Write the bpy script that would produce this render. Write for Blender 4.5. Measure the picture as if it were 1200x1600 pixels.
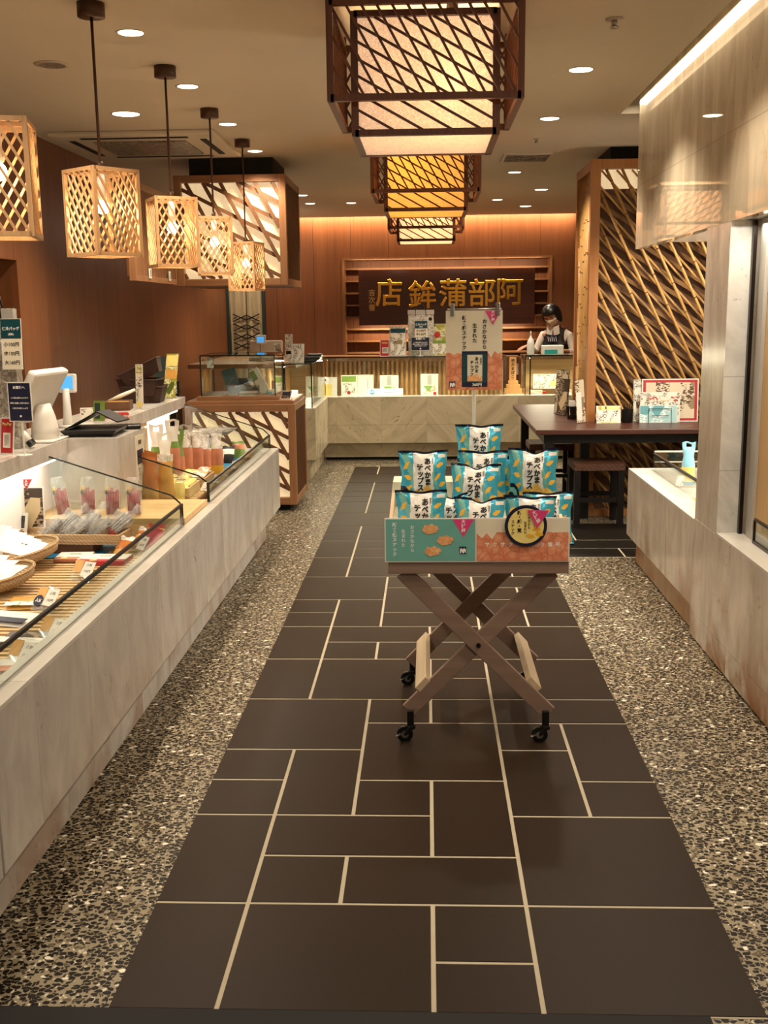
import bpy, bmesh, math, random
from mathutils import Vector, Matrix, Euler
import mathutils.noise as mnoise
PI = math.pi
random.seed(7)
for o in list(bpy.data.objects): bpy.data.objects.remove(o)
SC = bpy.context.scene
COL = SC.collection

# ---------------------------------------------------------------- camera, world, lights, exposure
PITCH, YAW, ROLL, FPX = .18733, .04157, -.011984, 1652.35
_f = Vector((-math.sin(YAW)*math.cos(PITCH), math.cos(YAW)*math.cos(PITCH), -math.sin(PITCH)))
_r = Vector((math.cos(YAW), math.sin(YAW), 0)); _u = _r.cross(_f)
_c, _s = math.cos(ROLL), math.sin(ROLL)
CR, CU, CF = _c*_r+_s*_u, -_s*_r+_c*_u, _f
EYE = Vector((0, 0, 1.5))
cam = bpy.data.cameras.new('camera'); camo = bpy.data.objects.new('camera', cam); COL.objects.link(camo)
cam.sensor_width = 36; cam.sensor_fit = 'AUTO'; cam.lens = FPX/1600*36; cam.clip_start = .05; cam.clip_end = 60
camo.matrix_world = Matrix(((CR.x, CU.x, -CF.x, EYE.x), (CR.y, CU.y, -CF.y, EYE.y), (CR.z, CU.z, -CF.z, EYE.z), (0, 0, 0, 1)))
SC.camera = camo
SC.view_settings.view_transform = 'Standard'; SC.view_settings.look = 'None'
SC.view_settings.gamma = 1; SC.view_settings.use_curve_mapping = False
SC.view_settings.exposure = 0.0
w = bpy.data.worlds.new('world'); SC.world = w; w.use_nodes = True
w.node_tree.nodes['Background'].inputs[0].default_value = (1, .82, .62, 1)
w.node_tree.nodes['Background'].inputs[1].default_value = .05

def at(px, py, X=None, Y=None, Z=None):
    """the point of the place seen at a spot of the photograph, on a plane of known X, Y or Z"""
    d = CF*FPX + CR*(px-600) - CU*(py-800)
    if X is not None: t = X/d.x
    elif Y is not None: t = Y/d.y
    else: t = (Z-1.5)/d.z
    return EYE + d*t

WARM = (1, .85, .66); WARM2 = (1, .74, .46); COOLW = (1, .93, .82)
CZ = 2.62          # ceiling height
def light(name, kind, loc, energy, color=WARM, rot=(0, 0, 0), size=.1, size_y=None, spot=100, blend=.6):
    l = bpy.data.lights.new(name, kind); l.energy = energy; l.color = color
    if kind == 'AREA':
        l.size = size
        if size_y: l.shape = 'RECTANGLE'; l.size_y = size_y
    elif kind == 'SPOT':
        l.shadow_soft_size = size; l.spot_size = math.radians(spot); l.spot_blend = blend
    else: l.shadow_soft_size = size
    o = bpy.data.objects.new(name, l); COL.objects.link(o); o.location = loc; o.rotation_euler = rot
    return o
K = 3.0
# coves and light strips of the shop, with unseen fills among them
light('cove_light_right', 'AREA', (1.19, 4.4, 2.66), 3*K, WARM, (0, math.radians(-12), 0), .05, 4.2)
light('cove_light_back', 'AREA', (.1, 13.16, 2.66), 13*K, WARM2, (math.radians(12), 0, 0), 3.4, .05)
light('niche_light_top', 'AREA', (.25, 13.16, 2.105), 5*K, WARM2, (math.radians(25), 0, 0), 2.3, .03)
light('niche_light_low', 'AREA', (.2, 13.2, 1.33), 7*K, WARM2, (math.radians(25), 0, 0), 2.0, .03)
light('case_strip_near', 'AREA', (-1.66, 3.4, .858), .8*K, COOLW, (0, math.radians(18), 0), .03, 2.4)
light('case_strip_far', 'AREA', (-1.66, 6.0, .858), 1.6*K, COOLW, (0, math.radians(18), 0), .03, 1.9)
light('case_strip_back', 'AREA', (-.35, 10.80, 1.02), 4.2*K, (1, .84, .6), (math.radians(-20), 0, 0), 1.3, .03)
light('case_strip_corner', 'AREA', (-1.2, 9.58, 1.02), 2.2*K, (1, .84, .6), (math.radians(-20), 0, 0), .3, .03)
light('case_strip_service', 'AREA', (1.25, 10.82, 1.02), 2.6*K, (1, .84, .6), (math.radians(-20), 0, 0), .45, .03)
light('case_strip_right', 'AREA', (1.9, 5.6, 1.86), 20*K, COOLW, (0, 0, 0), .9, 1.3)
light('soffit_fill', 'AREA', (2.25, 5.5, 1.1), 6*K, COOLW, (math.radians(180), 0, 0), .08, 1.3)  # unseen upward fill added to brighten the soffit
light('corridor_light', 'AREA', (.3, .2, 2.55), 14*K, (1, .84, .66), (math.radians(12), 0, 0), 2.4, .8)
light('jamb_fill', 'AREA', (1.29, 3.4, 1.82), 3.6*K, COOLW, (0, 0, 0), .08, 1.9)  # unseen fill added to brighten the white jamb and sill

# ---------------------------------------------------------------- materials
def lin(c):
    if isinstance(c, str): c = tuple(int(c[i:i+2], 16)/255 for i in (0, 2, 4))
    return tuple(x/12.92 if x <= .04045 else ((x+.055)/1.055)**2.4 for x in c[:3])
class NT:
    def __init__(s, name):
        s.m = bpy.data.materials.new(name); s.m.use_nodes = True; s.t = s.m.node_tree; s.t.nodes.clear()
        s.out = s.n('ShaderNodeOutputMaterial')
    def n(s, typ, **k):
        x = s.t.nodes.new(typ)
        for a, b in k.items(): setattr(x, a, b)
        return x
    def set(s, sock, v):
        if isinstance(v, bpy.types.NodeSocket): s.t.links.new(v, sock)
        else:
            if isinstance(v, tuple) and len(v) == 3 and len(getattr(sock, 'default_value', (0,)*3)) == 4: v = v+(1,)
            sock.default_value = v
    def pos(s, space='Object'):
        return s.n('ShaderNodeTexCoord').outputs[space] if space != 'World' else s.n('ShaderNodeNewGeometry').outputs['Position']
    def mapv(s, v, scale=(1, 1, 1), rot=(0, 0, 0), loc=(0, 0, 0)):
        m = s.n('ShaderNodeMapping'); s.set(m.inputs[0], v); m.inputs['Scale'].default_value = scale
        m.inputs['Rotation'].default_value = rot; m.inputs['Location'].default_value = loc
        return m.outputs[0]
    def noise(s, v, scale=5, detail=4, rough=.5, dist=0):
        m = s.n('ShaderNodeTexNoise'); s.set(m.inputs['Vector'], v); m.inputs['Scale'].default_value = scale
        m.inputs['Detail'].default_value = detail; m.inputs['Roughness'].default_value = rough; m.inputs['Distortion'].default_value = dist
        return m.outputs[0]
    def vor(s, v, scale, feature='F1', out='Distance', rnd=1, dims='3D'):
        m = s.n('ShaderNodeTexVoronoi', feature=feature, voronoi_dimensions=dims); s.set(m.inputs['Vector'], v); m.inputs['Scale'].default_value = scale
        m.inputs['Randomness'].default_value = rnd
        return m.outputs[out]
    def ramp(s, f, stops):
        m = s.n('ShaderNodeValToRGB'); s.set(m.inputs[0], f); e = m.color_ramp.elements
        while len(e) < len(stops): e.new(.5)
        for x, (p, c) in zip(e, stops):
            x.position = p; x.color = (c, c, c, 1) if isinstance(c, (int, float)) else tuple(c)+(1,)
        return m.outputs[0]
    def mix(s, f, a, b, blend='MIX'):
        m = s.n('ShaderNodeMix', data_type='RGBA', blend_type=blend)
        s.set(m.inputs[0], f); s.set(m.inputs[6], a); s.set(m.inputs[7], b); return m.outputs[2]
    def math(s, op, a, b=0.0, c=0.0):
        m = s.n('ShaderNodeMath', operation=op)
        s.set(m.inputs[0], a); s.set(m.inputs[1], b); s.set(m.inputs[2], c); return m.outputs[0]
    def sep(s, v):
        m = s.n('ShaderNodeSeparateXYZ'); s.set(m.inputs[0], v); return m.outputs
    def comb(s, x, y, z):
        m = s.n('ShaderNodeCombineXYZ')
        for i, v in enumerate((x, y, z)): s.set(m.inputs[i], v)
        return m.outputs[0]
    def bump(s, h, strength=.3, dist=.01):
        m = s.n('ShaderNodeBump'); s.set(m.inputs['Height'], h); m.inputs['Strength'].default_value = strength
        m.inputs['Distance'].default_value = dist; return m.outputs[0]
    def bsdf(s, color, rough=.5, metal=0, normal=None, coat=0, trans=0, ior=1.45, emis=None, estr=0, alpha=1, sheen=0, spec=.5):
        b = s.n('ShaderNodeBsdfPrincipled'); s.set(b.inputs['Base Color'], color); s.set(b.inputs['Roughness'], rough)
        s.set(b.inputs['Metallic'], metal); b.inputs['IOR'].default_value = ior; b.inputs['Specular IOR Level'].default_value = spec
        b.inputs['Coat Weight'].default_value = coat; b.inputs['Coat Roughness'].default_value = .06
        b.inputs['Transmission Weight'].default_value = trans
        if normal: s.set(b.inputs['Normal'], normal)
        if emis is not None: s.set(b.inputs['Emission Color'], emis); s.set(b.inputs['Emission Strength'], estr)
        s.set(b.inputs['Alpha'], alpha)
        s.t.links.new(b.outputs[0], s.out.inputs[0]); return s.m

def plain(name, c, rough=.5, metal=0, coat=0, emis=None, estr=0, spec=.5, var=.0):
    t = NT(name); col = lin(c) if isinstance(c, str) else c
    n = t.noise(t.pos(), 14, 3)
    v = var or .08
    hi = tuple(min(1, x*(1+v)) for x in col); lo = tuple(x*(1-v) for x in col)
    return t.bsdf(t.mix(n, lo, hi), rough, metal, coat=coat, emis=lin(emis) if emis else None, estr=estr, spec=spec)

def wood(name, c1, c2, axis='Z', scale=1, rough=.45, plank=None, coat=0, world=False):
    """grain runs along axis; plank = (axis index, width) draws seams"""
    t = NT(name); p = t.pos('World' if world else 'Object'); sc = [26*scale]*3; sc['XYZ'.index(axis)] = 1.1*scale
    off = p; seam = None
    if plank:
        ax, wd = plank; s3 = t.sep(p); k = t.math('DIVIDE', s3[ax], wd); fl = t.math('FLOOR', k)
        wn = t.n('ShaderNodeTexWhiteNoise', noise_dimensions='1D'); t.set(wn.inputs['W'], fl)
        va = t.n('ShaderNodeVectorMath', operation='ADD'); t.set(va.inputs[0], p)
        sc2 = t.n('ShaderNodeVectorMath', operation='SCALE'); t.set(sc2.inputs[0], wn.outputs['Color']); sc2.inputs['Scale'].default_value = 9
        t.set(va.inputs[1], sc2.outputs[0]); off = va.outputs[0]
        fr = t.math('FRACT', k); e = t.math('MINIMUM', fr, t.math('SUBTRACT', 1.0, fr))
        seam = t.math('LESS_THAN', e, .0022/wd)
        tint = wn.outputs['Value']
    m = t.mapv(off, tuple(sc)); n1 = t.noise(m, 1.2, 6, .6, .3)
    sc3 = [5*scale]*3; sc3['XYZ'.index(axis)] = .5*scale
    n2 = t.noise(t.mapv(off, tuple(sc3)), 1, 3)
    f = t.math('ADD', t.math('MULTIPLY', n1, .6), t.math('MULTIPLY', n2, .4))
    col = t.mix(t.ramp(f, [(.34, 0.0), (.66, 1.0)]), lin(c1), lin(c2))
    if plank:
        col = t.mix(t.math('MULTIPLY', tint, .28), col, tuple(x*.62 for x in lin(c1)))
        col = t.mix(seam, col, tuple(x*.22 for x in lin(c1)))
    return t.bsdf(col, rough, normal=t.bump(n1, .12, .004), coat=coat)

def marble(name, base, vein, axis=1, wd=.42, rough=.22, stretch=(1, 1, .16), rot=(0, 0, 0), rust=0, seamz=None, amount=1.0, coat=.0, book=False):
    """stone slabs: every slab carries its own veins, thin joints between"""
    t = NT(name); p = t.pos('World'); s3 = t.sep(p)
    k = t.math('DIVIDE', s3[axis], wd); fl = t.math('FLOOR', k)
    wn = t.n('ShaderNodeTexWhiteNoise', noise_dimensions='1D'); t.set(wn.inputs['W'], fl)
    sc2 = t.n('ShaderNodeVectorMath', operation='SCALE'); t.set(sc2.inputs[0], wn.outputs['Color']); sc2.inputs['Scale'].default_value = 7
    va = t.n('ShaderNodeVectorMath', operation='ADD'); t.set(va.inputs[0], p); t.set(va.inputs[1], sc2.outputs[0])
    base_v = va.outputs[0]
    if book:
        par = t.math('MULTIPLY_ADD', t.math('FLOORED_MODULO', fl, 2.0), -2.0, 1.0); m3 = t.sep(base_v)
        base_v = t.comb(t.math('MULTIPLY', m3[0], par), m3[1], m3[2])
    if any(rot): base_v = t.mapv(base_v, (1, 1, 1), rot)
    q = t.mapv(base_v, tuple(5*x for x in stretch))
    soft = t.noise(q, 1.3, 5, .6, .8)
    fine = t.noise(t.mapv(base_v, tuple(15*x**.6 for x in stretch)), 1.5, 7, .75, 1.6)
    big = t.noise(va.outputs[0], 2.2, 4, .6, .6)
    b = lin(base); v = lin(vein)
    col = t.mix(t.ramp(soft, [(.3, .9*amount), (.62, 0.0)]), b, tuple(x*.5+y*.5 for x, y in zip(b, v)))
    thin = t.ramp(fine, [(.36, 1.0), (.415, 0.0)])
    col = t.mix(t.math('MULTIPLY', thin, t.math('MULTIPLY', t.ramp(big, [(.48, 0.0), (.6, 1.0)]), .8*amount)), col, v)
    col = t.mix(t.math('MULTIPLY', wn.outputs['Value'], .42*amount), col, tuple(x*.7+y*.2 for x, y in zip(b, v)))
    if rust:
        zz = t.ramp(s3[2], [(.02, 1.0), (.42, 0.0)])
        r = t.math('MULTIPLY', t.ramp(big, [(.45, 0.0), (.62, 1.0)]), t.math('MULTIPLY', zz, rust))
        col = t.mix(r, col, lin('8a5a30'))
    fr = t.math('FRACT', k); e = t.math('MINIMUM', fr, t.math('SUBTRACT', 1.0, fr))
    seam = t.math('LESS_THAN', e, .0014/wd)
    if seamz:
        for z in seamz:
            d = t.math('ABSOLUTE', t.math('SUBTRACT', s3[2], z)); seam = t.math('MAXIMUM', seam, t.math('LESS_THAN', d, .0022))
    col = t.mix(t.math('MULTIPLY', seam, .55), col, tuple(x*.4 for x in b))
    return t.bsdf(col, rough, coat=coat)

def glassy(name, tint=(.93, .97, .95), rough=.0, base=.04, power=1.0):
    t = NT(name)
    tr = t.n('ShaderNodeBsdfTransparent'); tr.inputs[0].default_value = tint+(1,)
    gl = t.n('ShaderNodeBsdfGlossy'); gl.inputs['Roughness'].default_value = rough
    ge = t.n('ShaderNodeNewGeometry'); dt = t.n('ShaderNodeVectorMath', operation='DOT_PRODUCT')
    t.set(dt.inputs[0], ge.outputs['Normal']); t.set(dt.inputs[1], ge.outputs['Incoming'])
    fr = t.math('MULTIPLY_ADD', t.math('POWER', t.math('SUBTRACT', 1.0, t.math('ABSOLUTE', dt.outputs['Value'])), 5.0), .9, base)
    mx = t.n('ShaderNodeMixShader'); t.set(mx.inputs[0], t.math('MULTIPLY', fr, power))
    t.t.links.new(tr.outputs[0], mx.inputs[1]); t.t.links.new(gl.outputs[0], mx.inputs[2])
    t.t.links.new(mx.outputs[0], t.out.inputs[0]); return t.m

def film(name, opacity=.35, c='e8e8e4'):
    """crinkled clear plastic film"""
    t = NT(name); n = t.noise(t.pos(), 32, 2, .5, .8)
    tr = t.n('ShaderNodeBsdfTransparent')
    g = t.n('ShaderNodeBsdfPrincipled'); g.inputs['Base Color'].default_value = lin(c)+(1,); g.inputs['Roughness'].default_value = .18
    t.set(g.inputs['Normal'], t.bump(n, .8, .01))
    mx = t.n('ShaderNodeMixShader'); t.set(mx.inputs[0], t.ramp(n, [(.35, opacity*.5), (.65, min(1, opacity*1.6))]))
    t.t.links.new(tr.outputs[0], mx.inputs[1]); t.t.links.new(g.outputs[0], mx.inputs[2])
    t.t.links.new(mx.outputs[0], t.out.inputs[0]); return t.m

def paper_lamp(name, c, estr, fib='8a6a40', scale=1.6, trans=.0):
    """washi paper with fibres, lit from behind"""
    t = NT(name); p = t.pos()
    n = t.noise(p, 9*scale, 5, .6, 1.5); f = t.noise(p, 26*scale, 6, .8, 3)
    line = t.math('ABSOLUTE', t.math('SUBTRACT', f, .5)); l = t.ramp(line, [(.0, 1.0), (.04, 0.0)])
    col = t.mix(t.ramp(n, [(.3, 0.0), (.7, .35)]), lin(c), tuple(x*.75 for x in lin(c)))
    col = t.mix(t.math('MULTIPLY', l, .7), col, tuple(a*b for a, b in zip(lin(c), lin(fib))))
    if trans:
        d = t.n('ShaderNodeBsdfDiffuse'); t.set(d.inputs[0], col)
        r = t.n('ShaderNodeBsdfTranslucent'); t.set(r.inputs[0], col)
        e = t.n('ShaderNodeEmission'); t.set(e.inputs[0], col); e.inputs[1].default_value = estr
        mx = t.n('ShaderNodeMixShader'); mx.inputs[0].default_value = trans
        t.t.links.new(d.outputs[0], mx.inputs[1]); t.t.links.new(r.outputs[0], mx.inputs[2])
        ad = t.n('ShaderNodeAddShader'); t.t.links.new(mx.outputs[0], ad.inputs[0]); t.t.links.new(e.outputs[0], ad.inputs[1])
        t.t.links.new(ad.outputs[0], t.out.inputs[0]); return t.m
    return t.bsdf(col, .8, emis=col, estr=estr)

def terrazzo(name):
    t = NT(name); p = t.pos('World')
    wob = t.n('ShaderNodeTexNoise'); t.set(wob.inputs['Vector'], p); wob.inputs['Scale'].default_value = 60; wob.inputs['Detail'].default_value = 1
    va = t.n('ShaderNodeVectorMath', operation='MULTIPLY_ADD'); t.set(va.inputs[0], wob.outputs['Color']); va.inputs[1].default_value = (.012, .012, 0); t.set(va.inputs[2], p)
    def layer(q, sc, r0, r1, e0, share):
        f = t.vor(q, sc, dims='2D'); e = t.vor(q, sc, 'DISTANCE_TO_EDGE', dims='2D'); c = t.sep(t.vor(q, sc, 'F1', 'Color', dims='2D'))
        m = t.math('MULTIPLY', t.math('LESS_THAN', f, t.math('MULTIPLY_ADD', c[0], r1, r0)), t.math('GREATER_THAN', e, e0))
        return t.math('MULTIPLY', m, t.math('LESS_THAN', c[2], share)), c
    q = t.mapv(va.outputs[0], (1, 1, 0)); m1, c = layer(t.mapv(q, (.85, 1.15, 1), (0, 0, .5)), 60, .30, .24, .05, .97)
    m2, c2 = layer(t.mapv(q, (1.2, .85, 1), (0, 0, .9), (3.3, 1.2, 0)), 100, .3, .2, .06, .55)
    pc = t.ramp(c[1], [(.0, lin('14100c')), (.66, lin('1f1811')), (.84, lin('5d523f')), (.93, lin('8f8570')), (.965, lin('dcd6c6'))])
    [x for x in t.t.nodes if x.type == 'VALTORGB'][-1].color_ramp.interpolation = 'CONSTANT'
    mcol = t.mix(t.noise(p, 90, 3), lin('7d7560'), lin('958b73'))
    mcol = t.mix(t.math('MULTIPLY', t.noise(p, 4, 2), .4), mcol, lin('8d7a62'))
    mcol = t.mix(m2, mcol, t.mix(t.math('GREATER_THAN', c2[1], .78), lin('2c2419'), lin('c3bca8')))
    col = t.mix(m1, mcol, pc)
    return t.bsdf(col, .36, spec=.15)

def floor_tile(name, c='2a1e14'):
    t = NT(name); p = t.pos('World'); n = t.noise(p, 260, 3, .7); b = t.noise(p, 3, 3); s = t.vor(p, 420)
    col = t.mix(n, tuple(x*.6 for x in lin(c)), tuple(x*1.35 for x in lin(c)))
    col = t.mix(t.math('MULTIPLY', b, .35), col, lin('1c1712'))
    col = t.mix(t.math('MULTIPLY', t.math('LESS_THAN', s, .12), .35), col, lin('4a4036'))
    return t.bsdf(col, .42, normal=t.bump(n, .12, .002), spec=.12)

def chips_photo(name, a='b9583a', b='eda67c', scale=34, world=False):
    """printed close-up of orange square crackers"""
    t = NT(name); p = t.pos()
    q = t.mapv(p, (1, 1, 1), (0, 0, 0))
    d = t.vor(q, scale, 'F1', 'Distance'); c = t.sep(t.vor(q, scale, 'F1', 'Color')); e = t.vor(q, scale, 'DISTANCE_TO_EDGE')
    n = t.noise(p, scale*5, 5, .8, 1)
    f = t.math('ADD', t.math('MULTIPLY', c[0], .35), t.math('MULTIPLY', t.ramp(n, [(.3, 0.0), (.7, 1.0)]), .65))
    col = t.mix(f, lin(a), lin(b)); col = t.mix(t.ramp(e, [(.0, .30), (.10, 0.0)]), t.mix(t.ramp(d, [(.1, .35), (.6, 0.0)]), col, lin('f6c9a0')), tuple(x*.6 for x in lin(a)))
    return t.bsdf(col, .35)

def speckprint(name, paper, ink, scale=90, thr=.56, rough=.4, second=None):
    """a printed sheet whose small marks cannot be read at this distance"""
    t = NT(name); p = t.pos()
    n = t.vor(t.mapv(p, (1, 1, 2.4)), scale, 'F1', 'Color'); s3 = t.sep(n)
    big = t.sep(t.vor(t.mapv(p, (1.2, 1.2, 1)), scale*.16, 'F1', 'Color'))
    f = t.math('MULTIPLY', t.math('GREATER_THAN', s3[0], thr), t.math('GREATER_THAN', big[0], .35))
    col = t.mix(f, lin(paper), lin(ink))
    if second: col = t.mix(t.math('GREATER_THAN', big[1], .78), col, lin(second))
    return t.bsdf(col, rough)

def foil(name, c='c8c8c4', c2='5a5a58', rough=.25, scale=30, metal=.8):
    t = NT(name); n = t.noise(t.pos(), scale, 4, .7, 2)
    return t.bsdf(t.mix(t.ramp(n, [(.35, 0.0), (.6, 1.0)]), lin(c2), lin(c)), rough, metal, normal=t.bump(n, .9, .01))

def wicker(name, a, b, scale=70):
    t = NT(name); p = t.pos()
    w1 = t.n('ShaderNodeTexWave', bands_direction='Z'); t.set(w1.inputs['Vector'], p); w1.inputs['Scale'].default_value = scale*.9; w1.inputs['Distortion'].default_value = 1
    w2 = t.n('ShaderNodeTexWave', bands_direction='DIAGONAL'); t.set(w2.inputs['Vector'], p); w2.inputs['Scale'].default_value = scale*.5
    f = t.math('MULTIPLY', w1.outputs[1], t.math('ADD', w2.outputs[1], .4))
    return t.bsdf(t.mix(f, lin(a), lin(b)), .6, normal=t.bump(f, .8, .006))

M = {}
M['wallwood'] = wood('cedar_wall_planks', '714425', '8c5733', 'Z', 1, .5, plank=(1, .535), world=True)
M['backwood'] = wood('cedar_back_wall_planks', '704223', '895330', 'Z', 1, .5, plank=(0, .46), world=True)
M['frame'] = wood('lantern_frame_wood', '7c5233', '946842', 'Z', 1.4, .45)
M['frameH'] = wood('lantern_frame_wood_level', '7c5233', '946842', 'X', 1.4, .45)
M['lattice'] = wood('dark_lattice_wood', '5c3a22', '77502f', 'Z', 2, .5)
M['pend'] = wood('pendant_cedar', 'b98c5c', 'd0a676', 'Z', 2.5, .5)
M['chwood'] = wood('chandelier_walnut', '5a3018', '74452a', 'Z', 2, .42)
M['lightwood'] = wood('light_maple', 'c6a06c', 'dab985', 'X', 1.3, .45)
M['posterwood'] = wood('pale_oak_panel', 'c19a62', 'd3b07c', 'Z', 1.6, .4)
M['slat'] = wood('case_slat_wood', 'b98650', 'd2a468', 'Z', 2, .5)
M['darkboard'] = wood('signboard_wood', '3a1a0f', '4e2617', 'X', .8, .3, coat=.2)
M['table'] = wood('table_top_rosewood', '331a12', '4a261a', 'X', 1, .38)
M['cartwood'] = wood('cart_painted_wood', '776052', '8d7667', 'X', 1, .5)
M['cartpale'] = wood('cart_bare_wood', 'b59f80', 'cbb797', 'Y', 1.4, .5)
M['marbleL'] = marble('marble_left', 'cac4bc', '6a6152', 1, .42, .2, stretch=(1, 1, .42), rust=.5, amount=.9)
M['marbleTop'] = marble('marble_top', 'cfcac0', '8d8675', 1, .62, .18, stretch=(1, .5, 1), amount=.6)
M['marbleR'] = marble('marble_right', 'cfc3b4', '5c4c38', 1, .42, .2, stretch=(1, 1, .34), rust=1.0, amount=1.1)
M['marbleH'] = marble('marble_header', 'd4c7ae', '6c5538', 1, .56, .025, stretch=(1, 1, .22), seamz=[2.19], amount=1.25)
M['marbleW'] = marble('marble_white', 'd6d1c6', '55504a', 0, 3.0, .15, stretch=(1, 1, .5), rot=(0, .6, 0), seamz=[1.22, .83])
M['marbleB'] = marble('marble_back', 'cabd9f', '7a6d50', 0, .46, .22, stretch=(1, 1, .2), rot=(0, .85, 0), seamz=[.37], amount=1.25, book=True)
M['rust'] = marble('marble_rusty', 'a08768', '7a4a26', 1, .6, .3, rust=1.0)
M['ceiling'] = plain('ceiling_paint', 'c9bda6', .75, var=.02)
M['floor'] = terrazzo('terrazzo'); M['tile'] = floor_tile('slate_tile'); M['tileb'] = floor_tile('slate_tile_dark', '16130f')
M['grout'] = plain('grout', 'a89d86', .8)
M['black'] = plain('black_plastic', '0c0b0b', .35); M['blackm'] = plain('black_metal', '17120f', .4, .3)
M['steel'] = plain('steel', 'a8a49c', .25, .9); M['brownm'] = plain('brown_metal', '4a3020', .45, .2)
M['white'] = plain('white_plastic', 'd9d5cc', .4); M['paper'] = plain('white_paper', 'ddd8cd', .6)
M['offwhite'] = plain('cream_board', 'd9d0b8', .5); M['silver'] = foil('insulated_silver', 'c4c0b4', '857f72', .35)
M['glass'] = glassy('clear_glass'); M['glassd'] = glassy('tinted_glass', (.62, .68, .62), power=1.3)
M['edge'] = plain('glass_edge_dark', '15201a', .1); M['edgew'] = glassy('acrylic', (.95, .97, .96), power=1.6)
M['rail'] = plain('bronze_rail', '241a12', .3, .6)
M['bulb'] = plain('bulb_glow', 'fff2dc', .5, emis='ffe2b0', estr=14)
M['dl'] = plain('downlight_glow', 'fff2dc', .5, emis='ffe6c0', estr=9); M['dlring'] = plain('downlight_ring', 'b9ad98', .4)
M['ledstrip'] = plain('led_strip', 'ffffff', .5, emis='fff8e8', estr=3.2)
M['glowwhite'] = plain('white_panel_with_glow', 'f4f2ea', .6, emis='fff4e0', estr=.2)  # white board with a faint glow put in for strip light on it
M['navy'] = plain('navy_ink', '151a34', .45); M['navybag'] = plain('navy_foil_print', '101c30', .22, .2)
M['teal'] = plain('teal_board', '6aa69c', .4); M['tealdark'] = plain('deep_teal', '0f3d45', .4)
M['bagblue'] = plain('blue_foil_print', '3fa3bd', .22, .25); M['bagwhite'] = plain('white_foil_print', 'e2ded6', .25, .1)
M['yellow'] = plain('yellow_print', 'e0ad3a', .3); M['paleyellow'] = plain('pale_yellow_print', 'e9d582', .4)
M['pink'] = plain('pink_print', 'd33f78', .4); M['red'] = plain('red_print', 'a82a2c', .4)
M['ink'] = plain('black_ink', '0e0c0b', .5); M['whiteink'] = plain('white_ink', 'efece4', .5)
M['gold'] = plain('gold_leaf', 'd29a3a', .22, .85); M['chipsbig'] = chips_photo('cracker_photo')
M['chipsbag'] = chips_photo('yellow_cracker_print', 'd8932c', 'f2c862', 55)
M['cracker'] = chips_photo('cracker_print', 'd88d50', 'eebd88', 60)
M['lampA'] = paper_lamp('lantern_paper', 'f5dcae', .82)
M['chpaper'] = paper_lamp('chandelier_paper', 'f2e2cc', .30, trans=.6)
M['chpaperY'] = paper_lamp('chandelier_paper_amber', 'f3c56e', .5, trans=.6)
M['chpaperW'] = paper_lamp('chandelier_paper_white', 'fbe0bc', .6, trans=.6)
M['bamboo'] = wood('bamboo', 'a87f45', 'c99c5c', 'Z', 3, .35)
M['bampatch'] = wood('bamboo_back_slats', '75552f', '936d42', 'X', 2, .5)
M['bampanel'] = wood('bamboo_back_panel', '55361f', '6a4629', 'Z', 1, .6)
M['boxwood'] = wood('bamboo_box_post', '965f30', 'ab733f', 'Z', 1, .45)
M['linen'] = plain('linen', 'b8ab8c', .85); M['teald'] = plain('dark_green_jamb', '2e3a36', .4)
M['screen'] = plain('lcd_blue', '4fa0dc', .3, emis='4fa8ea', estr=.8)
M['filmc'] = film('clear_film', .17); M['filmw'] = film('cloudy_film', .6, 'f2f0ea')
M['wick'] = wicker('pale_wicker', 'a9865a', 'd8b98c'); M['wickd'] = wicker('dark_wicker', '2c1810', '5a3624', 90)
M['pinkmeat'] = plain('pink_sausage', 'a32f3f', .35, var=.35); M['fishsil'] = foil('dried_fish_packs', 'd8d8d4', '38322e', .2, 90, .5)
M['orangep'] = plain('orange_pouch', 'b06a34', .25, var=.3); M['tanp'] = plain('tan_pouch', 'c9964a', .3, var=.3)
M['green'] = plain('green_print', '6f8a3a', .4, var=.3); M['salmon'] = plain('salmon_print', 'bf7c5e', .35, var=.4)
M['cheese'] = plain('cheese_packs', 'e8cf7a', .35, var=.3); M['bluemat'] = plain('blue_mat', '2478a0', .4)
M['brownleather'] = wicker('stool_weave', '3a2013', '6e4226', 40)
M['skin'] = plain('skin', 'b98465', .55); M['hair'] = plain('black_hair', '0d0908', .35)
M['vest'] = plain('dark_vest', '2b221e', .8); M['blouse'] = plain('white_blouse', 'd6cabc', .8)
M['mask'] = plain('white_mask', 'd9cdb0', .8); M['turq'] = plain('turquoise_box', '2f9c9a', .4)
M['ptxt'] = speckprint('text_sheet', 'dcd6c6', '3c3832', 150, .6); M['pmenu'] = speckprint('menu_sheet', 'cdbfa4', '5a4432', 60, .5, second='8d7a5e')
M['pgreen'] = speckprint('green_flyer', '93913a', 'd8d2b0', 100, .5, second='4e5a22')
M['pkgfood'] = speckprint('food_pack_print', 'e6e4d6', 'cfa06a', 45, .55, second='7fa258')
M['pdark'] = speckprint('dark_menu', '3a2a20', '9a8468', 60, .55, second='c9b48c')
M['pblue'] = speckprint('blue_sheet', '9cc0bf', 'e6e8e0', 60, .55, second='5f9aa2')
M['pcol'] = speckprint('colour_menu', 'd8d2c2', 'a84a38', 70, .6, second='c8b07a')
M['beige'] = plain('beige_register', 'b3a48e', .45)
M['grille'] = speckprint('grille', '8d8270', '4a4236', 160, .5)
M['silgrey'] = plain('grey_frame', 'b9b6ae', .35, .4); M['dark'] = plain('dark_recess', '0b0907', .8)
M['sky'] = plain('light_blue_print', '8cc4d8', .35)

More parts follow.
